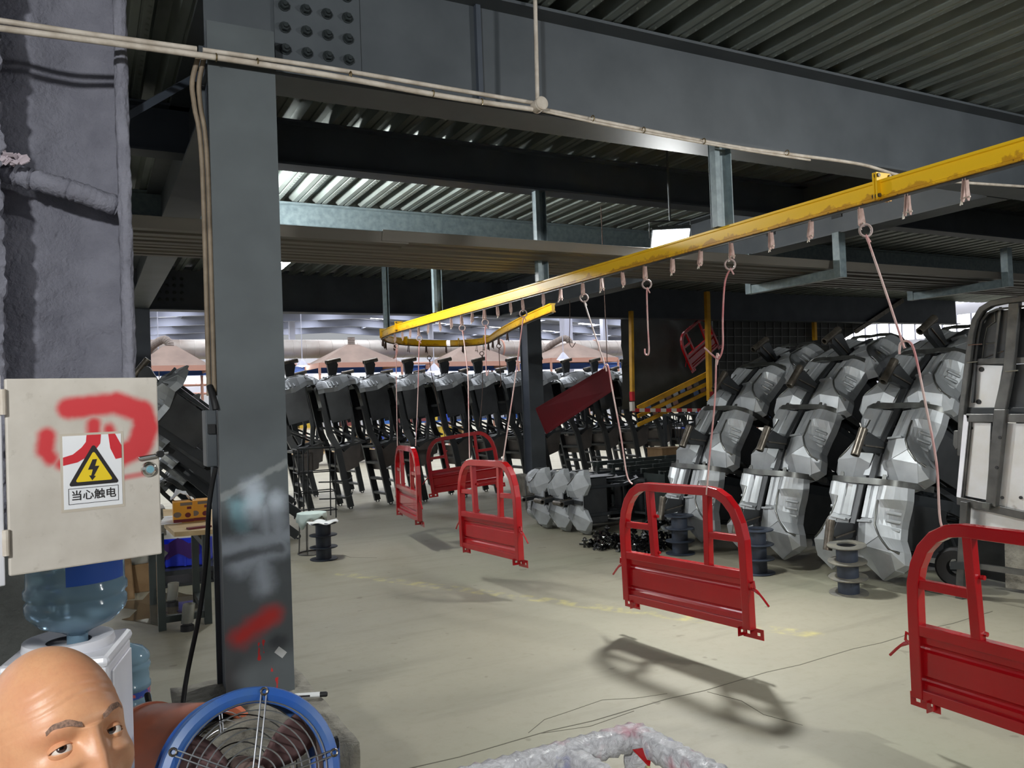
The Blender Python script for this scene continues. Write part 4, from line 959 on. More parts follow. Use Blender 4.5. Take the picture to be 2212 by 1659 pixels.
plate('hub', 'black', [(2052,1214),(2084,1214),(2084,1230),(2052,1230)], BX-.07, .08, lo)
plate('dark_liner', 'black2', [(2080,1085),(2330,1150),(2330,1290),(2082,1240)], BX+.5, .02, lo)
plate('mud_flap', 'concrete', [(2170,1172),(2330,1190),(2330,1290),(2172,1270)], BX+.45, .02, lo)
for px, py in ((2098,925),(2083,1058),(2165,1075),(2160,945),(2153,1010),(2205,1075)):
    c = P(px, py, X=BX-.052 if 2140 < px < 2175 else BX-.004); obj('bolt_hole', M().lathe([(0,-.004),(.012,-.004),(.012,.004),(0,.004)], 12, c=c, axis=(1,0,0)), MT['rubber'], lo, world=True)
wc = P(2068, 1225, X=BX+.15); obj('wheel', M().lathe([(.07,-.04),(.14,-.05),(.16,-.03),(.16,.03),(.14,.05),(.07,.04)], 24, c=wc, axis=(1,.3,0), closed=True), MT['rubber'], lo, smooth=40, world=True)
obj('foot', M().tube([P(2064,1298,X=BX-.04), P(2064,1308,X=BX-.04)], .012, 8), MT['rubber'], lo, world=True)
obj('white_tie', M().tube([P(2094,1205,X=BX-.04), P(2096,1222,X=BX-.05), P(2099,1236,X=BX-.04)], .006, 6), MT['whitecloth'], lo, world=True)
ub = thing('cargo_bed', 'upper upright cargo bed with rounded corner and embossed panels, at the right edge', 'cargo bed', (BX+.1, 3.5, 1.3))
UX = BX+.08
hoop = [(2076,985),(2078,900),(2090,800),(2100,720),(2108,690),(2122,668),(2142,656),(2170,650),(2212,645),(2330,636)]
obj('hoop_frame', M().sweep([P(a+2, b, X=UX-.03) for a, b in hoop], [(-.022,-.03),(.022,-.03),(.022,.03),(-.022,.03)], up=(1,0,0)), MT['rawsteel'], ub, world=True, bevel=.005)
hoop2 = [(2102,870),(2108,780),(2116,720),(2122,694),(2136,676),(2156,668),(2212,662),(2330,652)]
obj('inner_hoop', M().sweep([P(a, b, X=UX-.02) for a, b in hoop2], [(-.008,-.012),(.008,-.012),(.008,.012),(-.008,.012)], up=(1,0,0)), MT['black2'], ub, world=True)
plate('embossed_panel', 'black2', [(2104,790),(2112,720),(2122,690),(2140,672),(2330,655),(2330,780)], UX+.01, .01, ub)
plate('zinc_panel', 'sheetsteel', [(2098,788),(2166,790),(2150,880),(2090,880)], UX, .01, ub)
plate('zinc_panel', 'black2', [(2176,788),(2330,780),(2330,880),(2172,880)], UX, .01, ub)
plate('hat_channel', 'rawsteel', [(2178,655),(2202,652),(2188,800),(2172,884),(2146,884),(2166,800)], UX-.05, .04, ub, bevel=.006)
plate('strap', 'rawsteel', [(2158,663),(2163,663),(2150,775),(2145,775)], UX-.01, .008, ub)
plate('mid_rail', 'rawsteel', [(2098,775),(2330,768),(2330,782),(2098,788)], UX-.02, .03, ub, bevel=.003)
plate('base_rail', 'black', [(2080,880),(2330,880),(2330,894),(2080,894)], UX-.02, .05, ub, bevel=.003)
plate('end_shoe', 'rawsteel', [(2060,930),(2074,930),(2072,965),(2064,972),(2058,960)], UX-.03, .04, ub, bevel=.004)
for px, py in ((2120,798),(2114,868)): obj('round_hole', M().lathe([(0,-.004),(.019,-.004),(.019,.004),(0,.004)], 16, c=P(px, py, X=UX-.002), axis=(1,0,0)), MT['rubber'], ub, world=True)
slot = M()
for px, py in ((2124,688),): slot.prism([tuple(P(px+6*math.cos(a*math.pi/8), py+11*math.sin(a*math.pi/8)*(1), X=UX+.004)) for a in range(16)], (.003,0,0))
obj('painted_slot_daylight', slot, MT['foil_and_slot_light'], ub, world=True, label='oval slot near the rounded corner, its daylight painted pale')  # pale plate: daylight behind the slot put into the colour
obj('round_hole', M().lathe([(0,-.004),(.03,-.004),(.03,.004),(0,.004)], 16, c=P(2203,702,X=UX+.006), axis=(1,0,0)), MT['rubber'], ub, world=True)
for pth in ([(2122,775),(2126,735),(2132,708),(2142,700),(2150,695),(2148,672)], [(2106,780),(2110,745)], [(2128,772),(2168,758)], [(2130,742),(2152,740)]):
    obj('embossed_line', M().tube([P(a, b, X=UX+.008) for a, b in pth], .005, 6), MT['rim'], ub, world=True)
for px, py, l in ((2092,745,30), (2090,783,22), (2172,802,28)): obj('rod', M().tube([P(px, py, X=UX-.06), P(px+l, py-2, X=UX-.07)], .006, 6), MT['chrome'], ub, world=True)

# ------------------------------------------------------------------ booth with yellow posts, tarpaulin and striped bar
BY = 12.05
bt = thing('spray_booth', 'dark booth with yellow posts and a red and white striped bar', 'booth', (10, BY, 0))
def bx(p0, p1, w, m_, name, Y=BY, dep=.08): 
    a, b = P(*p0, Y=Y), P(*p1, Y=Y); return obj(name, M().bar(a, b, w, dep, (0,1,0)), MT[m_], bt, world=True)
bx((1363,672), (1366,866), .055, 'yellowpost', 'post'); bx((1527,630), (1533,866), .085, 'yellowpost', 'post'); bx((1757,640), (1760,735), .07, 'yellowpost', 'post', Y=BY+.4)
tb0, tb1 = P(1367, 886, Y=BY), P(1536, 886, Y=BY)
for i in range(15): obj('stripe', M().bar(tb0.lerp(tb1, i/15), tb0.lerp(tb1, (i+1)/15), .06, .065), MT['tape_red' if i % 2 == 0 else 'tape_white'], bt, world=True)
for s, p in ((0, (1365,868)), (1, (1534,868))): 
    for j in range(2): bx((p[0], p[1]-22*(1-j)+0), (p[0]+1, p[1]-22*(1-j)+20), .058+.03*s, 'tape_red' if j == 0 else 'tape_white', 'stripe', dep=.085)
tp0 = []
m = M(); W_, Hn = 20, 16
a0, a1, b0_, b1_ = P(1340,640,Y=BY+1.1), P(1590,640,Y=BY+1.1), P(1345,884,Y=BY+1.1), P(1595,884,Y=BY+1.1)
m.grid([[tuple(a0.lerp(a1, i/W_).lerp(b0_.lerp(b1_, i/W_), j/Hn)+Vector((0, mnoise.noise(Vector((i*.5, j*.4, 3)))*.12, 0))) for i in range(W_+1)] for j in range(Hn+1)])
obj('tarpaulin', m, MT['tarp'], bt, smooth=60, world=True)
mw = [tuple(P(a, b, Y=BY+.5)) for a, b in ((1540,628),(1958,640),(1850,716),(1800,745),(1770,900),(1540,900))]
obj('sooty_wall', M().prism(mw, (0,.04,0)), MT['meshwall'], bt, world=True)
for i in range(9):
    y = 655+i*18; a = P(1545, y, Y=BY+.49); xr = 1945-(y-640)*1.35 if y < 720 else 1830; b = P(max(1700, xr), y, Y=BY+.49); obj('mesh_wire', M().bar(a, b, .012, .012), MT['rawsteel'], bt, world=True)
for i in range(20):
    x = 1552+i*17; yb = min(880, 640+(1955-x)*.72) if x > 1770 else 860; obj('mesh_wire', M().bar(P(x, 645, Y=BY+.485), P(x+2, yb, Y=BY+.485), .012, .012, (0,1,0)), MT['rawsteel'], bt, world=True)
ed0, ed1 = P(1848, 716, Y=BY+.3), P(1950, 648, Y=BY+.3); obj('stair_edge', M().bar(ed0, ed1, .06, .10), MT['rusty'], bt, world=True)
# sloping yellow ramp seen through the booth
rm = thing('yellow_ramp', 'sloping yellow ramp frame seen through the booth opening', 'ramp', tuple(P(1450, 880, Y=BY+.7)))
YR = BY+.75
for y0, y1 in ((882,802), (899,823), (918,842)): obj('stringer', M().bar(P(1378, y0, Y=YR), P(1540, y1, Y=YR), .05, .10 if y0 < 890 else .07), MT['yellowpost'], rm, world=True)
gm = [mat('rack_glint_%d' % i, c, .35, .3) for i, c in enumerate((rgb(180,186,196), rgb(110,140,190), rgb(150,120,110), rgb(120,124,130)))]
rr = random.Random(4)
for i in range(11):
    for y0, y1 in ((890,812), (908,832)):
        if rr.random() < .25: continue
        f = (i+.2)/11; g = (i+.85)/11; pa_, pb_ = P(1378+162*f, y0+(y1-y0)*f, Y=YR+.05), P(1378+162*g, y0+(y1-y0)*g, Y=YR+.05)
        obj('glint_slat', M().bar(pa_, pb_, .02, .075), gm[rr.randrange(4)], rm, world=True)  # bright background between the stringers, painted as coloured slats
o = copy_tree(gp); gloc = P(1512, 735, Y=BY+.45); o.location = (gloc.x+.12, gloc.y, gloc.z-.35); o.rotation_euler = (0, math.radians(-30), math.radians(8)); o.scale = (.9,.9,.9); tag(o, 'dark red gate hanging tilted inside the booth, half hidden by a yellow post', 'gate', 'red gates on the conveyor')
# goods under the booth: rods, a carton, bent steel
cb = tag(obj('carton', M().box(0,.55,0,.4,0,.42).box(-.02,.28,-.01,.41,.42,.43), MT['card']), 'brown carton on the floor under the striped bar', 'carton'); cb.location = (8.35, 10.6, 0.35)
cs = tag(obj('crate_stand', M().box(8.2,9.1,10.5,11.1,.30,.345).box(8.2,8.25,10.5,10.55,0,.3).box(9.05,9.1,10.5,10.55,0,.3).box(8.2,8.25,11.05,11.1,0,.3).box(9.05,9.1,11.05,11.1,0,.3), MT['greenblack']), 'low dark stand carrying the brown carton', 'stand')
rk = thing('rod_rack', 'rack of thin hanging black rods under the striped bar', 'rack', (10.2, 11.6, 0))
for i in range(22):
    x = 9.35+i*.075+rnd.uniform(-.02, .02); obj('rod', M().tube([(x, 11.6+rnd.uniform(-.1,.1), 1.28), (x+rnd.uniform(-.05,.05), 11.6, 1.28-rnd.uniform(.4,.75))], .010, 5), MT['black'], rk, world=True)
obj('top_bar', M().bar((9.2,11.6,1.29), (11.1,11.6,1.29), .04, .04), MT['rawsteel'], rk, world=True)
for x in (9.22, 11.08): obj('post', M().bar((x,11.6,0), (x,11.6,1.29), .05, .05, (0,1,0)), MT['black'], rk, world=True)

# ------------------------------------------------------------------ left side: electrical cabinet with graffiti and warning sign
def cabinet_door_mat():
    m, nt, b = nodes_of('sprayed_cabinet_door')
    v = coords(nt); s = sep(nt, v); x, z = s[0], s[2]
    c = mix(nt, ramp(nt, noise(nt, v, 7, 5), .4, .75), rgb(206,199,190), rgb(186,178,168))
    smud = math_n(nt, 'MULTIPLY', ramp(nt, noise(nt, v, 30, 5, .7), .6, .72), .35); c = mix(nt, smud, c, rgb(150,140,128))
    seg = [(.135,.39,.245,.40,.026),(.245,.40,.305,.375,.028),(.305,.375,.315,.335,.030),(.315,.335,.295,.285,.032),(.295,.285,.245,.262,.028),
           (.085,.325,.080,.29,.019),(.080,.29,.092,.27,.016),(.190,.35,.187,.30,.016),(.187,.30,.155,.262,.016),(.155,.262,.115,.255,.014),(.225,.335,.235,.30,.013),(.235,.30,.25,.262,.020)]
    d = math_n(nt, 'ADD', seg_dist(nt, x, z, seg), math_n(nt, 'MULTIPLY', math_n(nt, 'SUBTRACT', noise(nt, v, 40, 3), .5), .008))
    c = mix(nt, math_n(nt, 'MULTIPLY', soft(nt, d, -.010, .012), .95), c, rgb(206,42,52))
    c = mix(nt, math_n(nt, 'MULTIPLY', soft(nt, seg_dist(nt, x, z, [(.25,.208,.305,.214,.005)]), -.004, .008), .7), c, rgb(206,60,66))
    nt.links.new(c, b.inputs['Base Color']); b.inputs['Roughness'].default_value = .45; return m
A0, A1, Q0, Q1 = P(10, 818, D=1.90), P(340, 816, D=2.13), P(20, 1224, D=1.90), P(352, 1178, D=2.13)
DW = (A1-A0).length; DHt = (A0.z-Q0.z)
DHt = .465
ang = math.atan2(A1.y-A0.y, A1.x-A0.x); DL = Vector((A0.x, A0.y, A0.z-DHt))
cab = thing('electrical_cabinet', 'open white electrical cabinet door with red graffiti and a shock warning', 'cabinet', DL, rot=(0, 0, ang))
MT['cabdoor'] = cabinet_door_mat()
dr = obj('door', M().box(0, DW, 0, .018, 0, DHt), MT['cabdoor'], cab, bevel=.004)
obj('body', M().box(-.44, -.022, .02, .24, -.02, DHt+.01).box(-.022, -.008, .0, .24, -.02, DHt+.01), MT['white'], cab, bevel=.003)
for z in (.05, .38): obj('hinge', M().tube([(-.006,-.004,z), (-.006,-.004,z+.06)], .008, 10), MT['white_pvc'], cab)
ht_ = obj('handle', M().cbox((.318,-.006,.258), (.055,.008,.010), Euler((0,-.12,0))).cbox((.350,-.006,.264), (.035,.008,.010), Euler((0,-.1,0))), MT['chrome'], dr, bevel=.003)
obj('handle_pivot', M().lathe([(0,-.012),(.009,-.012),(.009,0),(0,0)], 14, c=(.344,-.006,.263), axis=(0,1,0)), MT['rubber'], dr)
lk = obj('lock', M().lathe([(0,-.012),(.012,-.012),(.016,-.008),(.020,-.003),(.020,0)], 24, c=(.318,0,.225), axis=(0,1,0)), MT['chrome'], dr, smooth=40)
obj('key_slot', M().lathe([(0,-.015),(.009,-.015),(.010,-.011),(.010,-.010)], 16, c=(.318,0,.225), axis=(0,1,0)), MT['lockblue'], dr, smooth=40)
sg = obj('warning_sign', M().box(.118, .252, -.0014, 0, .142, .322), MT['paper'], dr, label='white warning sheet with a yellow shock triangle and black characters')
obj('clear_sleeve', M().box(.112, .258, -.0006, 0, .135, .328), mat('yellowed_tape', rgb(196,186,172), .25), dr)
def tri_ring(cx_, cz, r, y, t): 
    pts = []
    for k in range(3):
        a0 = math.pi/2+k*2*math.pi/3
        for j in (-1, 0, 1): pts.append((cx_+r*math.cos(a0)*.93+.07*r*math.cos(a0+j*.9), y, cz+r*math.sin(a0)*.93+.07*r*math.sin(a0+j*.9)))
    return M().prism(pts, (0, t, 0))
obj('triangle_border', tri_ring(.187, .232, .064, -.0022, .0008), MT['ink'], sg); obj('triangle_field', tri_ring(.187, .232, .047, -.0028, .0006), MT['signyellow'], sg)
bolt = [(.190,.262),(.1795,.262),(.1745,.238),(.186,.240),(.181,.222),(.176,.223),(.183,.208),(.192,.219),(.187,.221),(.198,.250),(.188,.248)]
obj('shock_bolt', M().prism([(a, -.0034, b) for a, b in [(.194,.261),(.184,.261),(.173,.236),(.184,.236),(.180,.221),(.175,.2215),(.182,.209),(.1905,.219),(.186,.220),(.199,.244),(.189,.244)]], (0,.0006,0)), MT['ink'], sg)
fr = M()
for a, b, c_, d in ((.128,.243,.191,.1922),(.128,.243,.153,.1542),(.128,.1292,.153,.1922),(.2418,.243,.153,.1922)): fr.box(a, b, -.002, -.0014, c_, d)
obj('text_frame', fr, MT['ink'], sg)
txt('warning_text', '当心触电', .026, MT['ink'], Matrix.Translation((.1855, -.0018, .1725)) @ Matrix.Rotation(math.pi/2, 4, 'X'), sg, extrude=.0002, offset=.0004)
# part of the paint ran over the sheet
def over_mat():
    m, nt, b = nodes_of('spray_over_paper'); b.inputs['Base Color'].default_value = rgb(206,46,56); b.inputs['Roughness'].default_value = .5; return m
for pts in ([(.172,.3225),(.205,.3225),(.203,.300),(.190,.282),(.172,.268),(.150,.256),(.118,.250),(.118,.270),(.140,.276),(.160,.292),(.170,.305)], [(.222,.3225),(.238,.3225),(.2525,.292),(.2525,.260),(.238,.258),(.226,.286)]):
    obj('paint_overspray', M().prism([(a, -.0020, b) for a, b in pts], (0, .0005, 0)), over_mat(), dr)

# ------------------------------------------------------------------ water dispenser and bottles
def bottle_mat():
    m, nt, b = nodes_of('blue_bottle_plastic'); b.inputs['Base Color'].default_value = rgb(150,184,208); b.inputs['Roughness'].default_value = .12
    b.inputs['Transmission Weight'].default_value = .55; b.inputs['IOR'].default_value = 1.2; return m
MT['bottle'] = bottle_mat()
def bottle_profile(): return [(.028,0),(.028,.05),(.045,.062),(.10,.085),(.128,.115),(.134,.13),(.134,.150),(.128,.158),(.128,.165),(.136,.172),(.136,.19),(.129,.20),(.129,.27),(.136,.278),(.136,.30),(.129,.308),(.129,.36),(.136,.368),(.136,.40),(.12,.425),(.06,.43),(0,.425)]
dp = P(172, 1385, D=2.30); DX, DYy = dp.x-.028, dp.y+.06; DZ = 1.005
wdsp = thing('water_dispenser', 'white water dispenser standing behind the man', 'water dispenser', (DX, DYy, 0), rot=(0, 0, math.radians(-14)))
obj('body', M().box(-.135,.135,-.15,.15,.02,DZ-.035), MT['white'], wdsp, bevel=.018)
obj('top_cover', M().box(-.14,.14,-.155,.155,DZ-.05,DZ-.018), MT['white'], wdsp, bevel=.014)
obj('collar', M().lathe([(.06,DZ-.02),(.118,DZ-.02),(.122,DZ-.012),(.118,DZ+.008),(.105,DZ+.012),(.06,DZ-.002)], 32), MT['white'], wdsp, smooth=40)
obj('front_panel', M().box(-.11,.11,-.157,-.148,.45,DZ-.10), MT['white'], wdsp, bevel=.004)
obj('side_panel', M().box(.133,.142,-.11,.12,.08,DZ-.07), MT['white'], wdsp, bevel=.003)
for x, c_ in ((-.04, 'lockblue'), (.04, 'tape_red')): obj('tap', M().lathe([(0,-.05),(.012,-.05),(.014,-.01),(.014,0)], 12, c=(x,-.155,.74), axis=(0,1,0)), MT[c_], wdsp)
obj('drip_tray', M().box(-.08,.08,-.20,-.15,.50,.53), MT['white_pvc'], wdsp, bevel=.005)
wb = thing('water_bottle', 'upturned blue water bottle on the dispenser, under the cabinet door', 'water bottle', (DX+.022, DYy, DZ-.035))
obj('bottle_wall', M().lathe(bottle_profile(), 40), MT['bottle'], wb, smooth=50)
def curved_label(r, z0, z1, a0, a1, m_, n=14): return M().grid([[(r*math.cos(a0+(a1-a0)*i/n), r*math.sin(a0+(a1-a0)*i/n), z) for i in range(n+1)] for z in (z0, z1)])
obj('label', curved_label(.1305, .21, .268, -1.75, -.35, None), mat('deep_blue_label', rgb(24,78,168), .4), wb, smooth=60, label='deep blue label')
obj('label', curved_label(.1305, .315, .355, -1.75, -.35, None), mat('deep_blue_label_2', rgb(24,78,168), .4), wb, smooth=60, label='deep blue label with white print')
b2x, b2y = .15, 5.05
wb2 = thing('water_bottle', 'spare blue water bottle standing on the floor beside the dispenser', 'water bottle', (b2x, b2y, 0))
bz = .0
obj('bottle_wall', M().lathe([(r, .43-z) for r, z in bottle_profile()], 40), MT['bottle'], wb2, smooth=50)
obj('cap', M().lathe([(0,.45),(.03,.45),(.032,.445),(.032,.40)], 16), MT['crate'], wb2, smooth=40)
obj('label', curved_label(.1315, .09, .15, -2.3, -.2, None), mat('picture_label', rgb(40,70,150), .4, 0, rgb(196,90,80), 30, lo=.5, hi=.62), wb2, smooth=60, label='printed picture label')
tag(obj('black_hose', M().tube(smoothpath([P(318,1500,D=3.3), P(328,1545,D=3.2), P(345,1580,D=3.1), P(360,1640,D=3.05)]), .012, 8), MT['rubber'], smooth=60), 'thick black hose beside the spare water bottle', 'hose')

# ------------------------------------------------------------------ work table with boxes, crate and scraps
tb = thing('work_table', 'plywood-topped work table behind the near column', 'table', (.55, 7.1, 0))
obj('table_top', M().prism([tuple(P(a, b, Z=.74)) for a, b in ((355,1140),(377,1160),(470,1153),(470,1108),(352,1108))], (0,0,.035)), MT['wood'], tb, world=True)
tl = [P(421,1280,Z=0), P(455,1280,Z=0), P(372,1275,Z=0)]
for x, y in ((.80,7.5), (.47,6.75), (.80,6.75), (.47,7.7)): obj('leg', M().bar((x,y,0), (x,y,.74), .055, .055, (0,1,0)), MT['greenblack'], tb, world=True)
for a, b in (((.80,6.75,.62),(.80,7.5,.62)), ((.47,6.75,.08),(.80,6.75,.08)), ((.80,6.75,.08),(.80,7.5,.08))): obj('rail', M().bar(a, b, .045, .05), MT['greenblack'], tb, world=True)
def print_box(label, px, w, ang_):
    p = P(*px, Z=.776); t = thing('printed_carton', label, 'carton', (p.x, p.y, .776), 'orange cartons on the table', rot=(0,0,ang_))
    obj('carton_body', M().box(0,w,0,.18,0,.165), MT['boxorange'], t, bevel=.003)
    obj('base_stripe', M().box(.0,w,-.001,0,.004,.028), MT['boxmaroon'], t); obj('logo_bar', M().box(w*.35,w*.95,-.001,0,.135,.158), MT['boxgrey'], t); obj('code_patch', M().box(w*.68,w*.9,-.001,0,.105,.125), MT['boxmaroon'], t)
    obj('picture', M().prism([(w*.2+.03*math.cos(a*.4), -.001, .065+.022*math.sin(a*.4)) for a in range(16)], (0,.0008,0)), MT['boxgrey'], t); obj('picture', M().prism([(w*.72+.022*math.cos(a*.4), -.001, .058+.02*math.sin(a*.4)) for a in range(16)], (0,.0008,0)), MT['boxmaroon'], t)
    return t
print_box('left open orange printed carton on the work table', (375,1131), .15, -.05); print_box('right orange printed carton on the work table', (413,1127), .15, .0)
wp = M(); rows = []
bp = P(395, 1088, D=6.6)
rows = [[(bp.x-.09+.18*i/8, bp.y-.05+.1*j/6, .955+.05*math.sin(i*.5)+mnoise.noise(Vector((i*.7, j*.7, 1)))*.05) for i in range(9)] for j in range(7)]
tag(obj('white_bag', M().grid(rows), MT['paper'], smooth=60, solid=.004), 'crumpled white plastic bag in the left orange carton', 'bag')
tag(obj('maroon_booklet', M().cbox((P(430,1138,Z=.785).x, P(430,1138,Z=.785).y, .782), (.17,.06,.012), Euler((0,0,.2))), MT['boxmaroon']), 'thin maroon booklet lying in front of the orange cartons', 'booklet')
for i in range(5): 
    p = P(366+i*3, 1130-i*3, Z=.78); tag(obj('paper_sheet', M().cbox((p.x, p.y, .779+.003*i), (.16,.11,.0025), Euler((0,.02,rnd.uniform(-.6,.6)))), MT['paper']), ORD[i]+' loose sheet from the bottom in the paper pile at the table edge', 'paper', 'papers on the work table')
cp_ = P(372, 1218, D=8.0); cr_ = thing('blue_crate', 'bright blue plastic crate under the work table', 'crate', (cp_.x-.24, cp_.y-.1, cp_.z), rot=(0,0,-.3))
crz = cp_.z
obj('crate_wall', M().box(0,.55,0,.012,0,.22).box(0,.012,0,.36,0,.22).box(.538,.55,0,.36,0,.22).box(0,.55,.348,.36,0,.22).box(0,.55,0,.36,0,.012), MT['crate'], cr_, bevel=.003)
for i in range(4): obj('rib', M().box(.01+i*.17,.03+i*.17,-.014,0,0,.2), MT['crate'], cr_)
obj('rim', M().box(-.015,.565,-.018,0,.19,.22), MT['crate'], cr_)
obj('purple_rag', M().grid([[(.0+.5*i/10, -.03-.01*math.sin(i), .25-.12*j/4*(1 if j else 0)+.03*math.sin(i*1.3)-(.02*j)) for i in range(11)] for j in range(4)]), MT['purple'], cr_, smooth=60, label='purple rag over the crate edge')
pal_ = tag(obj('low_platform', M().box(-.05,1.15,8.35,9.3,0,.02).box(-.05,1.15,8.35,9.3,crz-.05,crz-.005).box(.0,.06,8.4,8.46,.02,crz-.05).box(1.05,1.11,8.4,8.46,.02,crz-.05).box(.0,.06,9.2,9.26,.02,crz-.05).box(1.05,1.11,9.2,9.26,.02,crz-.05), MT['black']), 'low black platform under the blue crate', 'platform')
cbx = P(316, 1278, Z=0); tag(obj('floor_carton', M().box(cbx.x-.18, cbx.x+.12, cbx.y, cbx.y+.3, 0, .26), MT['card'], bevel=.004), 'brown carton on the floor under the clear plastic bag', 'carton')
rows = []
for j in range(9):
    row = []
    for i in range(21):
        a = i*2*math.pi/20; rr_ = (.20, .22, .21, .19, .17, .13, .10, .12, .02)[j]*(1+.25*mnoise.noise(Vector((math.cos(a)*2, math.sin(a)*2, j*.7)))); row.append((cbx.x-.03+rr_*math.cos(a), cbx.y+.15+rr_*.7*math.sin(a), .262+.05*j))
    rows.append(row)
tag(obj('clear_plastic_bag', M().grid(rows), MT['bagplastic'], smooth=60), 'clear plastic bag slumped on a carton behind the upturned bottle', 'bag')
lc = P(283, 1290, Z=0); tag(obj('leaning_carton', M().prism([(lc.x-.10, lc.y-.1, 0), (lc.x+.02, lc.y-.1, 0), (lc.x+.0, lc.y+.02, .34), (lc.x-.12, lc.y+.02, .36)], (.01, .03, 0)), MT['card']), 'torn carton sheet leaning beside the upturned bottle', 'carton')
pd_m = mat('wet_floor', rgb(96,88,74), .04, 0, spec=.9)
pc = P(352, 1310, Z=0); pud = [(pc.x+.30*math.cos(a*.314)*(1+.35*math.sin(a*1.7)), pc.y+.62*math.sin(a*.314)*(1+.3*math.cos(a*2.3)), .002) for a in range(20)]
tag(obj('puddle', M().prism(pud, (0,0,.002)), pd_m), 'dark wet puddle on the floor left of the near column', 'puddle')
for i, (px, py) in enumerate(((372,1310), (405,1362))):
    p = P(px, py, Z=0); t = thing('capped_pipe_stub', ['farther', 'nearer'][i]+' floor pipe stub wrapped in plastic, left of the near column', 'pipe stub', (p.x, p.y, 0), 'wrapped pipe stubs')
    obj('stub', M().lathe([(.05,0),(.05,.04),(.035,.045),(.03,.12),(0,.12)], 16), MT['rubber'], t, smooth=40); obj('wrapping', M().grid([[((.045+.02*mnoise.noise(Vector((a,j,i*9))))*math.cos(a*.524)+.02*j/5, (.045+.02*mnoise.noise(Vector((a,j,3))))*math.sin(a*.524), .06+.035*j) for a in range(13)] for j in range(5)]), MT['bagplastic'], t, smooth=60)
tag(obj('yellow_tape', M().cbox(P(408,1515,Z=.01), (.03,.06,.002)), MT['signyellow']), 'scrap of yellow tape on the floor behind the orange fan', 'tape')

# ------------------------------------------------------------------ marker on the plinth
mk = P(668, 1503, Z=.455); mt_ = thing('marker_pen', 'white marker pen lying on the concrete plinth', 'marker', (mk.x, mk.y, .458), rot=(0,0,-.42))
obj('barrel', M().lathe([(0,-.062),(.010,-.06),(.0105,.045),(.0105,.05)], 14, axis=(1,0,0)), MT['whitecloth'], mt_, smooth=40); obj('cap', M().lathe([(.011,.045),(.011,.07),(.008,.075),(0,.075)], 14, axis=(1,0,0)), MT['rubber'], mt_, smooth=40)
obj('print', M().box(-.045,.005,-.0112,-.0100,-.004,.004), MT['ink'], mt_)

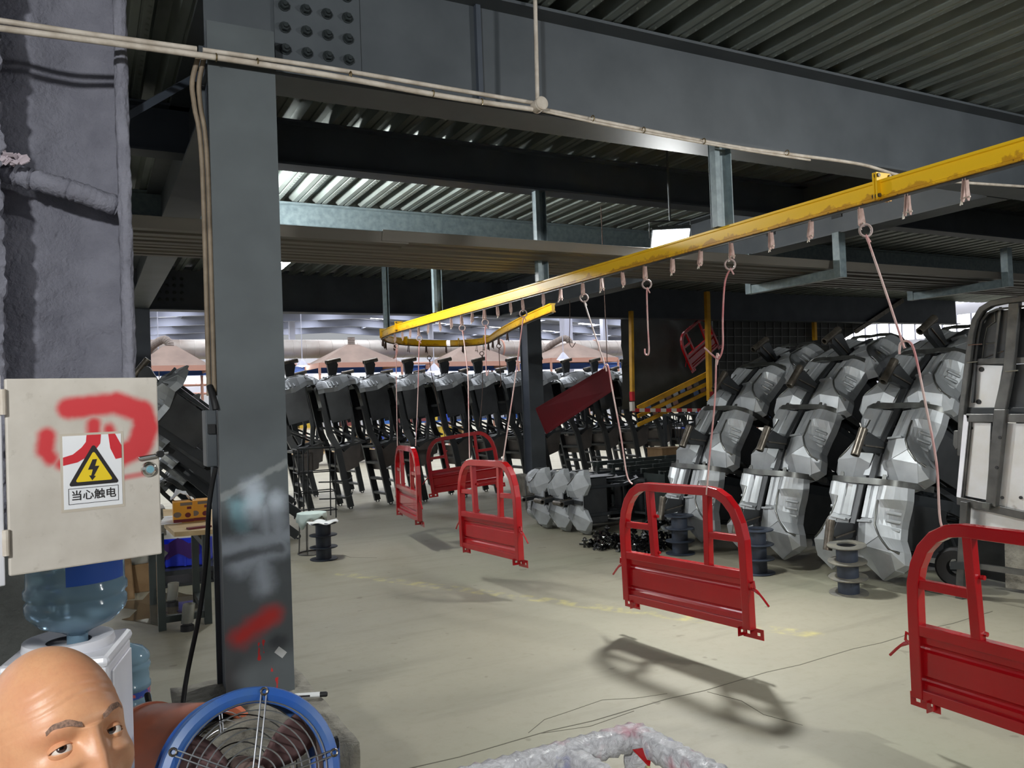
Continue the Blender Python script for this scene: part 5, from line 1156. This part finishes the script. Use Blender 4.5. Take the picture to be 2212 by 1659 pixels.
# ------------------------------------------------------------------ drum fans
def fan(label, loc, axis, r, ring_m, outer_m, depth=.26):
    t = thing('drum_fan', label, 'fan', (loc[0], loc[1], 0), 'drum fans')
    q = Vector(axis).to_track_quat('Z', 'Y').to_matrix().to_4x4(); Mx = Matrix.Translation((0,0,loc[2])) @ q
    def ob(n, m, mt, par=None, **k): m.xf(Mx); return obj(n, m, mt, par or t, **k)
    ob('front_ring', M().lathe([(r-.045,.0),(r-.02,.012),(r,.006),(r+.004,-.004),(r+.004,-.02),(r-.01,-.022),(r-.045,-.012)], 56, closed=True), ring_m, smooth=40)
    ob('drum', M().lathe([(r-.006,-.012),(r-.006,-depth),(r-.012,-depth),(r-.012,-.012)], 56, closed=True), outer_m, smooth=40)
    ob('drum_lining', M().lathe([(r-.014,-.014),(r-.014,-depth+.005)], 56), MT['fandust'], smooth=40)
    ob('rear_ring', M().lathe([(r-.03,-depth),(r-.01,-depth-.008),(r+.002,-depth),(r+.002,-depth+.015),(r-.012,-depth+.015)], 56, closed=True), outer_m, smooth=40)
    for sgn, z0, nm in ((1, .004, 'front_grille_ring'), (-1, -depth-.002, 'rear_grille_ring')):
        for i in range(8 if sgn > 0 else 5):
            rr_ = (r-.04)*(1-i/8.6) if sgn > 0 else (r-.03)*(1-i/5.5); ob(nm, M().torus((0,0,z0+sgn*.03*(1-(rr_/r)**2)), rr_, .0022, axis=(0,0,1), n=48, m=5), MT['wire'] if sgn > 0 else MT['rawsteel'], smooth=60)
    for i in range(5):
        a = i*2*math.pi/5+1.35
        for d in (-.008, .008):
            c, s_ = math.cos(a), math.sin(a); pts = [((r-.008-k*(r-.04)/6)*c-d*s_, (r-.008-k*(r-.04)/6)*s_+d*c, .008+.03*(1-((r-.008-k*(r-.04)/6)/r)**2)) for k in range(7)]
            ob('grille_spoke', M().tube(pts, .0026, 5), MT['wire'], smooth=60)
        ob('spoke_clip', M().torus(((r-.012)*math.cos(a), (r-.012)*math.sin(a), .014), .010, .0035, axis=(0,0,1), n=10, m=5), MT['rusty'])
    ob('motor', M().lathe([(0,-depth*.30),(.05,-depth*.32),(.06,-depth*.4),(.065,-depth*.9),(.04,-depth),(0,-depth)], 20), MT['fandust'], smooth=40)
    for i in range(3):
        a = i*2*math.pi/3+.5; rows = []
        for j in range(6):
            rad = .05+(r-.085)*j/5; w = .5+.15*math.sin(j*.6)
            rows.append([(rad*math.cos(a+w*(k/6-.5)*(1.5-j*.08)), rad*math.sin(a+w*(k/6-.5)*(1.5-j*.08)), -depth*.42+.10*(k/6-.5)) for k in range(7)])
        ob('blade', M().grid(rows), MT['blade'], smooth=60, solid=.002)
    ax = Vector((axis[0], axis[1], 0)).normalized(); sd = Vector((-ax.y, ax.x, 0)); bk = -ax*depth*.5
    for s_ in (-1, 1):
        obj('stand_leg', M().tube(smoothpath([sd*s_*(r+.03)+bk+Vector((0,0,loc[2])), sd*s_*(r+.03)+bk+Vector((0,0,.1)), sd*s_*(r+.01)+bk+ax*.02+Vector((0,0,.012))], 4), .011, 8), outer_m, t, smooth=60)
        obj('stand_foot', M().tube([sd*s_*(r+.01)+bk+ax*.25+Vector((0,0,.012)), sd*s_*(r+.01)+bk-ax*.2+Vector((0,0,.012))], .011, 8), outer_m, t, smooth=60)
        obj('pivot_knob', M().lathe([(0,0),(.02,0),(.02,.03),(0,.03)], 12, c=sd*s_*(r+.005)+bk+Vector((0,0,loc[2])), axis=sd*s_), MT['rubber'], t)
    return t
fb = P(545, 1686, D=2.42); to = (CAMPOS-fb).normalized()
fan('blue-rimmed drum fan in front of the near column', tuple(fb), (to.x+.15, to.y, to.z*.8), .262, MT['fanblue'], MT['fanblue'])
fo = P(462, 1700, D=3.0); fan('dusty orange drum fan left of the blue one', tuple(fo), (.72, -.69, .08), .30, MT['orange'], MT['orange'], .32)

# ------------------------------------------------------------------ wrapped trolley frame at the bottom edge
def wrap_mat():
    m, nt, b = nodes_of('film_wrapped_tube'); v = coords(nt)
    st = noise(nt, coords(nt, 'Object', (1, 1, 1)), 38, 6, .7, 1.5); c = mix(nt, ramp(nt, st, .35, .7), rgb(222,222,226), rgb(158,156,162))
    pkf = ramp(nt, noise(nt, v, 7, 4, .6), .54, .68); c = mix(nt, math_n(nt, 'MULTIPLY', pkf, .75), c, rgb(196,110,130))
    dk_ = ramp(nt, noise(nt, v, 60, 5, .7), .62, .72); c = mix(nt, math_n(nt, 'MULTIPLY', dk_, .55), c, rgb(110,92,90))
    bl_ = ramp(nt, noise(nt, v, 11, 3), .66, .72); c = mix(nt, math_n(nt, 'MULTIPLY', bl_, .4), c, rgb(110,120,190))
    nt.links.new(c, b.inputs['Base Color']); b.inputs['Roughness'].default_value = .35; bump(nt, b, st, .7, .012); return m
MT['wrap'] = wrap_mat()
ZF = .78
tr = thing('wrapped_trolley', 'trolley frame wrapped in paint-stained plastic film at the bottom edge', 'trolley', (1.2, 1.6, 0))
def wtube(a, b, r0=.030, par=None, name='wrapped_bar', seed=0):
    a, b = Vector(a), Vector(b); n = max(6, int((b-a).length/.012)); d = (b-a).normalized()
    up = Vector((0,0,1)) if abs(d.z) < .9 else Vector((1,0,0)); x = d.cross(up).normalized(); z = x.cross(d); rows = []
    for i in range(n+1):
        p = a.lerp(b, i/n); row = []
        for k in range(17):
            th = 2*math.pi*k/16; sqr = 1/max(abs(math.cos(th)), abs(math.sin(th)))**.55
            rr_ = r0*sqr*(1+.07*math.sin(i*2.1+seed)+.10*mnoise.noise(Vector((i*.9, math.cos(th)*1.5, math.sin(th)*1.5+seed))))
            row.append(tuple(p+x*(rr_*math.cos(th))+z*(rr_*math.sin(th))))
        rows.append(row)
    return obj(name, M().grid(rows), MT['wrap'], par or tr, smooth=70, world=True)
cor = P(1372, 1590, Z=ZF); lft = P(1000, 1692, Z=ZF); rgt = P(1580, 1702, Z=ZF)
dirb = (lft-cor).normalized(); dirs = (rgt-cor).normalized()
endL = cor+dirb*.62
wtube(cor, endL, .030, seed=1); wtube(cor, cor+dirs*.85, .030, seed=2); wtube(endL, endL+dirs*.85, .032, seed=3)
for k, f in enumerate((.20, .40)): wtube(cor+dirb*f+Vector((0,0,-.004)), cor+dirb*f+dirs*.85+Vector((0,0,-.004)), .026, seed=4+k)
for k, (p) in enumerate((cor, endL, cor+dirs*.85, endL+dirs*.85)): wtube(p+Vector((0,0,-.02)), Vector((p.x, p.y, .0)), .026, name='wrapped_leg', seed=7+k)
sc = cor+dirs*.05+dirb*.035+Vector((0,0,-.03))
obj('red_patch', M().prism([sc+Vector((-.02,-.01,.03)), sc+Vector((.03,-.02,.03)), sc+Vector((.01,-.03,-.01))], (.004,-.004,0)), MT['red'], tr, world=True)
obj('rag', M().grid([[tuple(sc+Vector((.03*(i/5-.5)*2+.01*math.sin(j), -.02+.015*math.cos(i*1.4), -.02-.06*j))) for i in range(6)] for j in range(5)]), mat('yellowed_rag', rgb(196,186,140), .8), tr, smooth=60, world=True, solid=.004, label='yellowed rag')
# ------------------------------------------------------------------ the man at the lower left, only his head above the picture's edge
def skin_mat():
    m, nt, b = nodes_of('skin'); v = coords(nt); s = sep(nt, v)
    c = mix(nt, ramp(nt, noise(nt, v, 14, 4), .35, .7), rgb(216,160,120), rgb(206,142,106))
    c = mix(nt, math_n(nt, 'MULTIPLY', ramp(nt, noise(nt, v, 160, 4, .7), .45, .75), .25), c, rgb(190,130,100))
    # cropped stubble on the back and sides of the skull
    st = math_n(nt, 'MULTIPLY', ramp(nt, math_n(nt, 'ADD', s[1], math_n(nt, 'MULTIPLY', noise(nt, v, 30, 3), .03)), .012, .06), ramp(nt, s[2], .0, .02))
    side = math_n(nt, 'MULTIPLY', ramp(nt, math_n(nt, 'ABSOLUTE', s[0]), .060, .078), math_n(nt, 'MULTIPLY', ramp(nt, s[2], -.06, -.03), ramp(nt, s[1], -.035, -.01)))
    f = math_n(nt, 'MULTIPLY', math_n(nt, 'MAXIMUM', st, side), .5); c = mix(nt, f, c, rgb(136,118,106))
    nt.links.new(c, b.inputs['Base Color']); b.inputs['Roughness'].default_value = .42
    b.inputs['Subsurface Weight'].default_value = .12; b.inputs['Subsurface Radius'].default_value = (.012, .005, .003)
    bump(nt, b, noise(nt, v, 220, 4), .12, .002); return m
MT['skin'] = skin_mat()
def g2(a, s): return math.exp(-(a/s)**2)
def head_point(d):
    x, y, z = d
    a, bf, bb, ct, cb = .077, .094, .104, .108, .145
    b = bf if y < 0 else bb; c = ct if z > 0 else cb
    r = 1/math.sqrt((x/a)**2+(y/b)**2+(z/c)**2); p = Vector(d)*r
    X, Y, Z = p
    # skull: flatter temples, squarer jaw
    if z < 0: p.x *= 1+.10*g2(Z+.09, .05)*(1 if y < .03 else .6)
    if y > 0 and z < -.3: p *= 1-.10*min(1, (-z-.3)*1.5)
    if y < .15:
        fr = max(0, min(1, (-y-.05)*3))
        o = 0
        for s in (-1, 1):
            o += .0055*g2(X-s*.032, .026)*g2(Z+.008, .011)        # brow
            o -= .0085*g2(X-s*.032, .020)*g2(Z+.033, .012)+.004*g2(X-s*.018, .007)*g2(Z+.032, .012)                                    # socket
            o += .0055*g2(X-s*.034, .020)*g2(Z+.053, .007)                                     # bag under the eye
            o += .008*g2(X-s*.050, .022)*g2(Z+.066, .020)                                      # cheekbone
            o += .007*g2(X-s*.014, .007)*g2(Z+.083, .008)                                      # nostril wing
            o -= .004*g2(X-s*.036, .010)*g2(Z+.090, .030)                                      # cheek fold
        nz = 0
        if -.098 < Z < -.018: t = (-.018-Z)/.066; nz = (.005+.021*t**1.4) if t <= 1 else .026*max(0, 1-(t-1)/.2)
        o += nz*g2(X, .0105+.004*max(0, (-Z-.06)*20))
        o += .007*g2(X, .024)*g2(Z+.112, .007)+.007*g2(X, .020)*g2(Z+.126, .006)-.004*g2(X, .02)*g2(Z+.119, .003)
        o += .010*g2(X, .026)*g2(Z+.148, .016)
        # forehead furrows, arched over each brow
        for k, zz in enumerate((.022, .034, .047)):
            c_ = zz+.005*math.cos(X*55)-.004; o -= (.0010, .0009, .0005)[k]*g2(Z-c_, .0022)*g2(X, .055)
            o += .0005*g2(Z-c_-.005, .003)*g2(X, .055)
        p += Vector(d).normalized()*o*fr
    # ears
    s = 1 if x > 0 else -1
    e = g2(Y-.012, .017)*g2(Z+.045, .027)*max(0, min(1, (abs(x)-.6)*4))
    p += Vector((s*.016, .006, 0))*e
    return p
def build_head():
    m = M(); NA, NE = 260, 190; rows = []
    for j in range(NE+1):
        el = math.pi*(j/NE-.5); row = []
        for i in range(NA+1):
            az = 2*math.pi*i/NA; d = (math.cos(el)*math.sin(az), math.cos(el)*math.cos(az), math.sin(el)); row.append(tuple(head_point(d)))
        rows.append(row)
    m.grid(rows)
    # neck
    nk = []
    for j in range(9):
        t = j/8; nk.append([((.056+.012*t*t)*math.cos(k*math.pi/12), .022+.020*t+(.060+.012*t*t)*math.sin(k*math.pi/12), -.06-.16*t) for k in range(25)])
    m.grid(nk); return m
eye_mid = P(203, 1592, D=1.02)
HR = RZm(30) @ RXm(-25) @ RYm(0)
hc = eye_mid-(HR.to_3x3() @ Vector((0, -.088, -.033)))
man = thing('person', 'man with a shaved head looking up at the lower left corner', 'person', (hc.x, hc.y, 0))
HM = T_(0, 0, hc.z) @ HR
hd = obj('body', build_head(), MT['skin'], man, smooth=180)
b_ = bmesh.new(); b_.from_mesh(hd.data); bmesh.ops.remove_doubles(b_, verts=b_.verts, dist=.00005); bmesh.ops.recalc_face_normals(b_, faces=b_.faces); b_.to_mesh(hd.data); b_.free()
hd.matrix_local = HM
def eye_mat():
    m, nt, b = nodes_of('eye'); v = coords(nt); s = sep(nt, v)
    r = math_n(nt, 'SQRT', math_n(nt, 'ADD', math_n(nt, 'MULTIPLY', s[0], s[0]), math_n(nt, 'MULTIPLY', s[2], s[2])))
    c = mix(nt, soft(nt, r, .0058, .0064), rgb(222,210,200), rgb(58,36,28)); c = mix(nt, soft(nt, r, .0024, .003), c, rgb(8,6,6))
    front = ramp(nt, s[1], -.001, .0); c = mix(nt, front, c, rgb(222,210,200))
    nt.links.new(c, b.inputs['Base Color']); b.inputs['Roughness'].default_value = .08; b.inputs['Coat Weight'].default_value = 1; return m
MT['eye'] = eye_mat()
ER = .0125
for s in (-1, 1):
    ec = Vector((s*.032, -.0700, -.0335))
    e = obj('eyeball', M().lathe([(ER*math.cos(a*math.pi/20-math.pi/2), ER*math.sin(a*math.pi/20-math.pi/2)) for a in range(21)], 24, axis=(0,1,0)), MT['eye'], hd, smooth=180)
    e.location = ec; e.rotation_euler = (math.radians(-14), 0, math.radians(-24))   # looking up towards the viewer
    # lids: caps of a slightly larger sphere
    for nm, t0, t1 in (('upper_eyelid', 16, 100), ('lower_eyelid', -95, -20)):
        rows = []
        for j in range(11):
            t = math.radians(t0+(t1-t0)*j/10); rows.append([])
            for i in range(21):
                u = math.radians(-86+172*i/20); R_ = ER*1.075
                yy = -math.cos(u)*math.cos(t)*R_; zz = math.cos(u)*math.sin(t)*R_+(.0012*math.sin(i/20*math.pi) if j == 0 and t0 > 0 else 0); rows[-1].append((ec.x+math.sin(u)*R_*1.22, ec.y+yy+abs(math.sin(u))*.002, ec.z+zz))
        obj(nm, M().grid(rows), MT['skin'], hd, smooth=180, solid=.0012)
    pts = []
    for i in range(12):
        t = i/11; x = s*(.012+.042*t); z = -.012+.010*math.sin(t*2.4)-.004*t
        q = head_point(Vector((x, -.085, z)).normalized()); pts.append(q+Vector((0,-.0008,0)))
    rows = [[tuple(p+Vector((0, -.0006*(1-abs(k-2)/2), (k-2)*.0022*(1-.75*abs(i/11-.35))+.0006*math.sin(i*5+k*3)))) for k in range(5)] for i, p in enumerate(pts)]
    obj('eyebrow', M().grid(rows), mat('eyebrow_hair', rgb(150,116,98), .8, 0, rgb(112,88,76), 300, lo=.4, hi=.6), hd, smooth=180)
sh_m = mat('dark_work_shirt', rgb(52,60,78), .85, 0, rgb(44,50,64), 8)
nb = HM @ Vector((0, .04, -.20))
def loft(rings, n=24): return M().grid([[(cx_+a*math.cos(k*2*math.pi/n), cy_+b*math.sin(k*2*math.pi/n), z) for k in range(n+1)] for cx_, cy_, z, a, b in rings])
nx, ny, nz_ = nb
sh = loft([(nx,ny,nz_+.03,.075,.075),(nx,ny+.01,nz_,.10,.085),(nx,ny+.02,nz_-.03,.17,.10),(nx,ny+.03,nz_-.06,.20,.115),(nx,ny+.03,nz_-.16,.19,.125),(nx,ny+.04,nz_-.30,.165,.12),(nx,ny+.05,nz_-.44,.165,.12),(nx,ny+.05,nz_-.50,.17,.125)])
for s in (-1, 1): sh.tube([(nx+s*.19,ny+.03,nz_-.09),(nx+s*.235,ny+.04,nz_-.22),(nx+s*.25,ny+.03,nz_-.36),(nx+s*.22,ny-.08,nz_-.50)], [.058,.052,.046,.042], 14)
obj('shirt', sh, sh_m, man, smooth=70, world=True)
tr_ = loft([(nx,ny+.05,nz_-.48,.168,.125),(nx,ny+.06,nz_-.58,.17,.13),(nx,ny+.06,nz_-.62,.12,.10)])
for s in (-1, 1): tr_.tube([(nx+s*.09,ny+.06,nz_-.58),(nx+s*.13,ny-.16,nz_-.66),(nx+s*.13,ny-.10,nz_-.84),(nx+s*.12,ny-.02,.07)], [.085,.068,.056,.048], 14)
obj('trousers', tr_, mat('dark_trousers', rgb(40,42,48), .85), man, smooth=70, world=True)
hdm = M()
for s in (-1, 1):
    w = Vector((nx+s*.22, ny-.09, nz_-.51)); hdm.tube([w, w+Vector((-s*.01,-.05,-.03)), w+Vector((-s*.015,-.09,-.045))], [.027,.036,.034], 12)
    for k in range(4):
        b0 = w+Vector((-s*.015+(k-1.5)*.018, -.09, -.045)); ln = (.062,.07,.066,.052)[k]; hdm.tube([b0, b0+Vector((0,-ln*.5,-.012)), b0+Vector((0,-ln*.85,-.035))], [.0092,.0085,.007], 8)
    b0 = w+Vector((-s*.035,-.04,-.03)); hdm.tube([b0, b0+Vector((-s*.028,-.025,-.01)), b0+Vector((-s*.034,-.055,-.02))], [.012,.010,.008], 8)
    obj('shoe', M().tube([(nx+s*.12,ny+.02,.05),(nx+s*.12,ny-.06,.045),(nx+s*.125,ny-.20,.032)], [.045,.046,.035], 12), MT['rubber'], man, smooth=70, world=True)
obj('hands', hdm, MT['skin'], man, smooth=70, world=True)
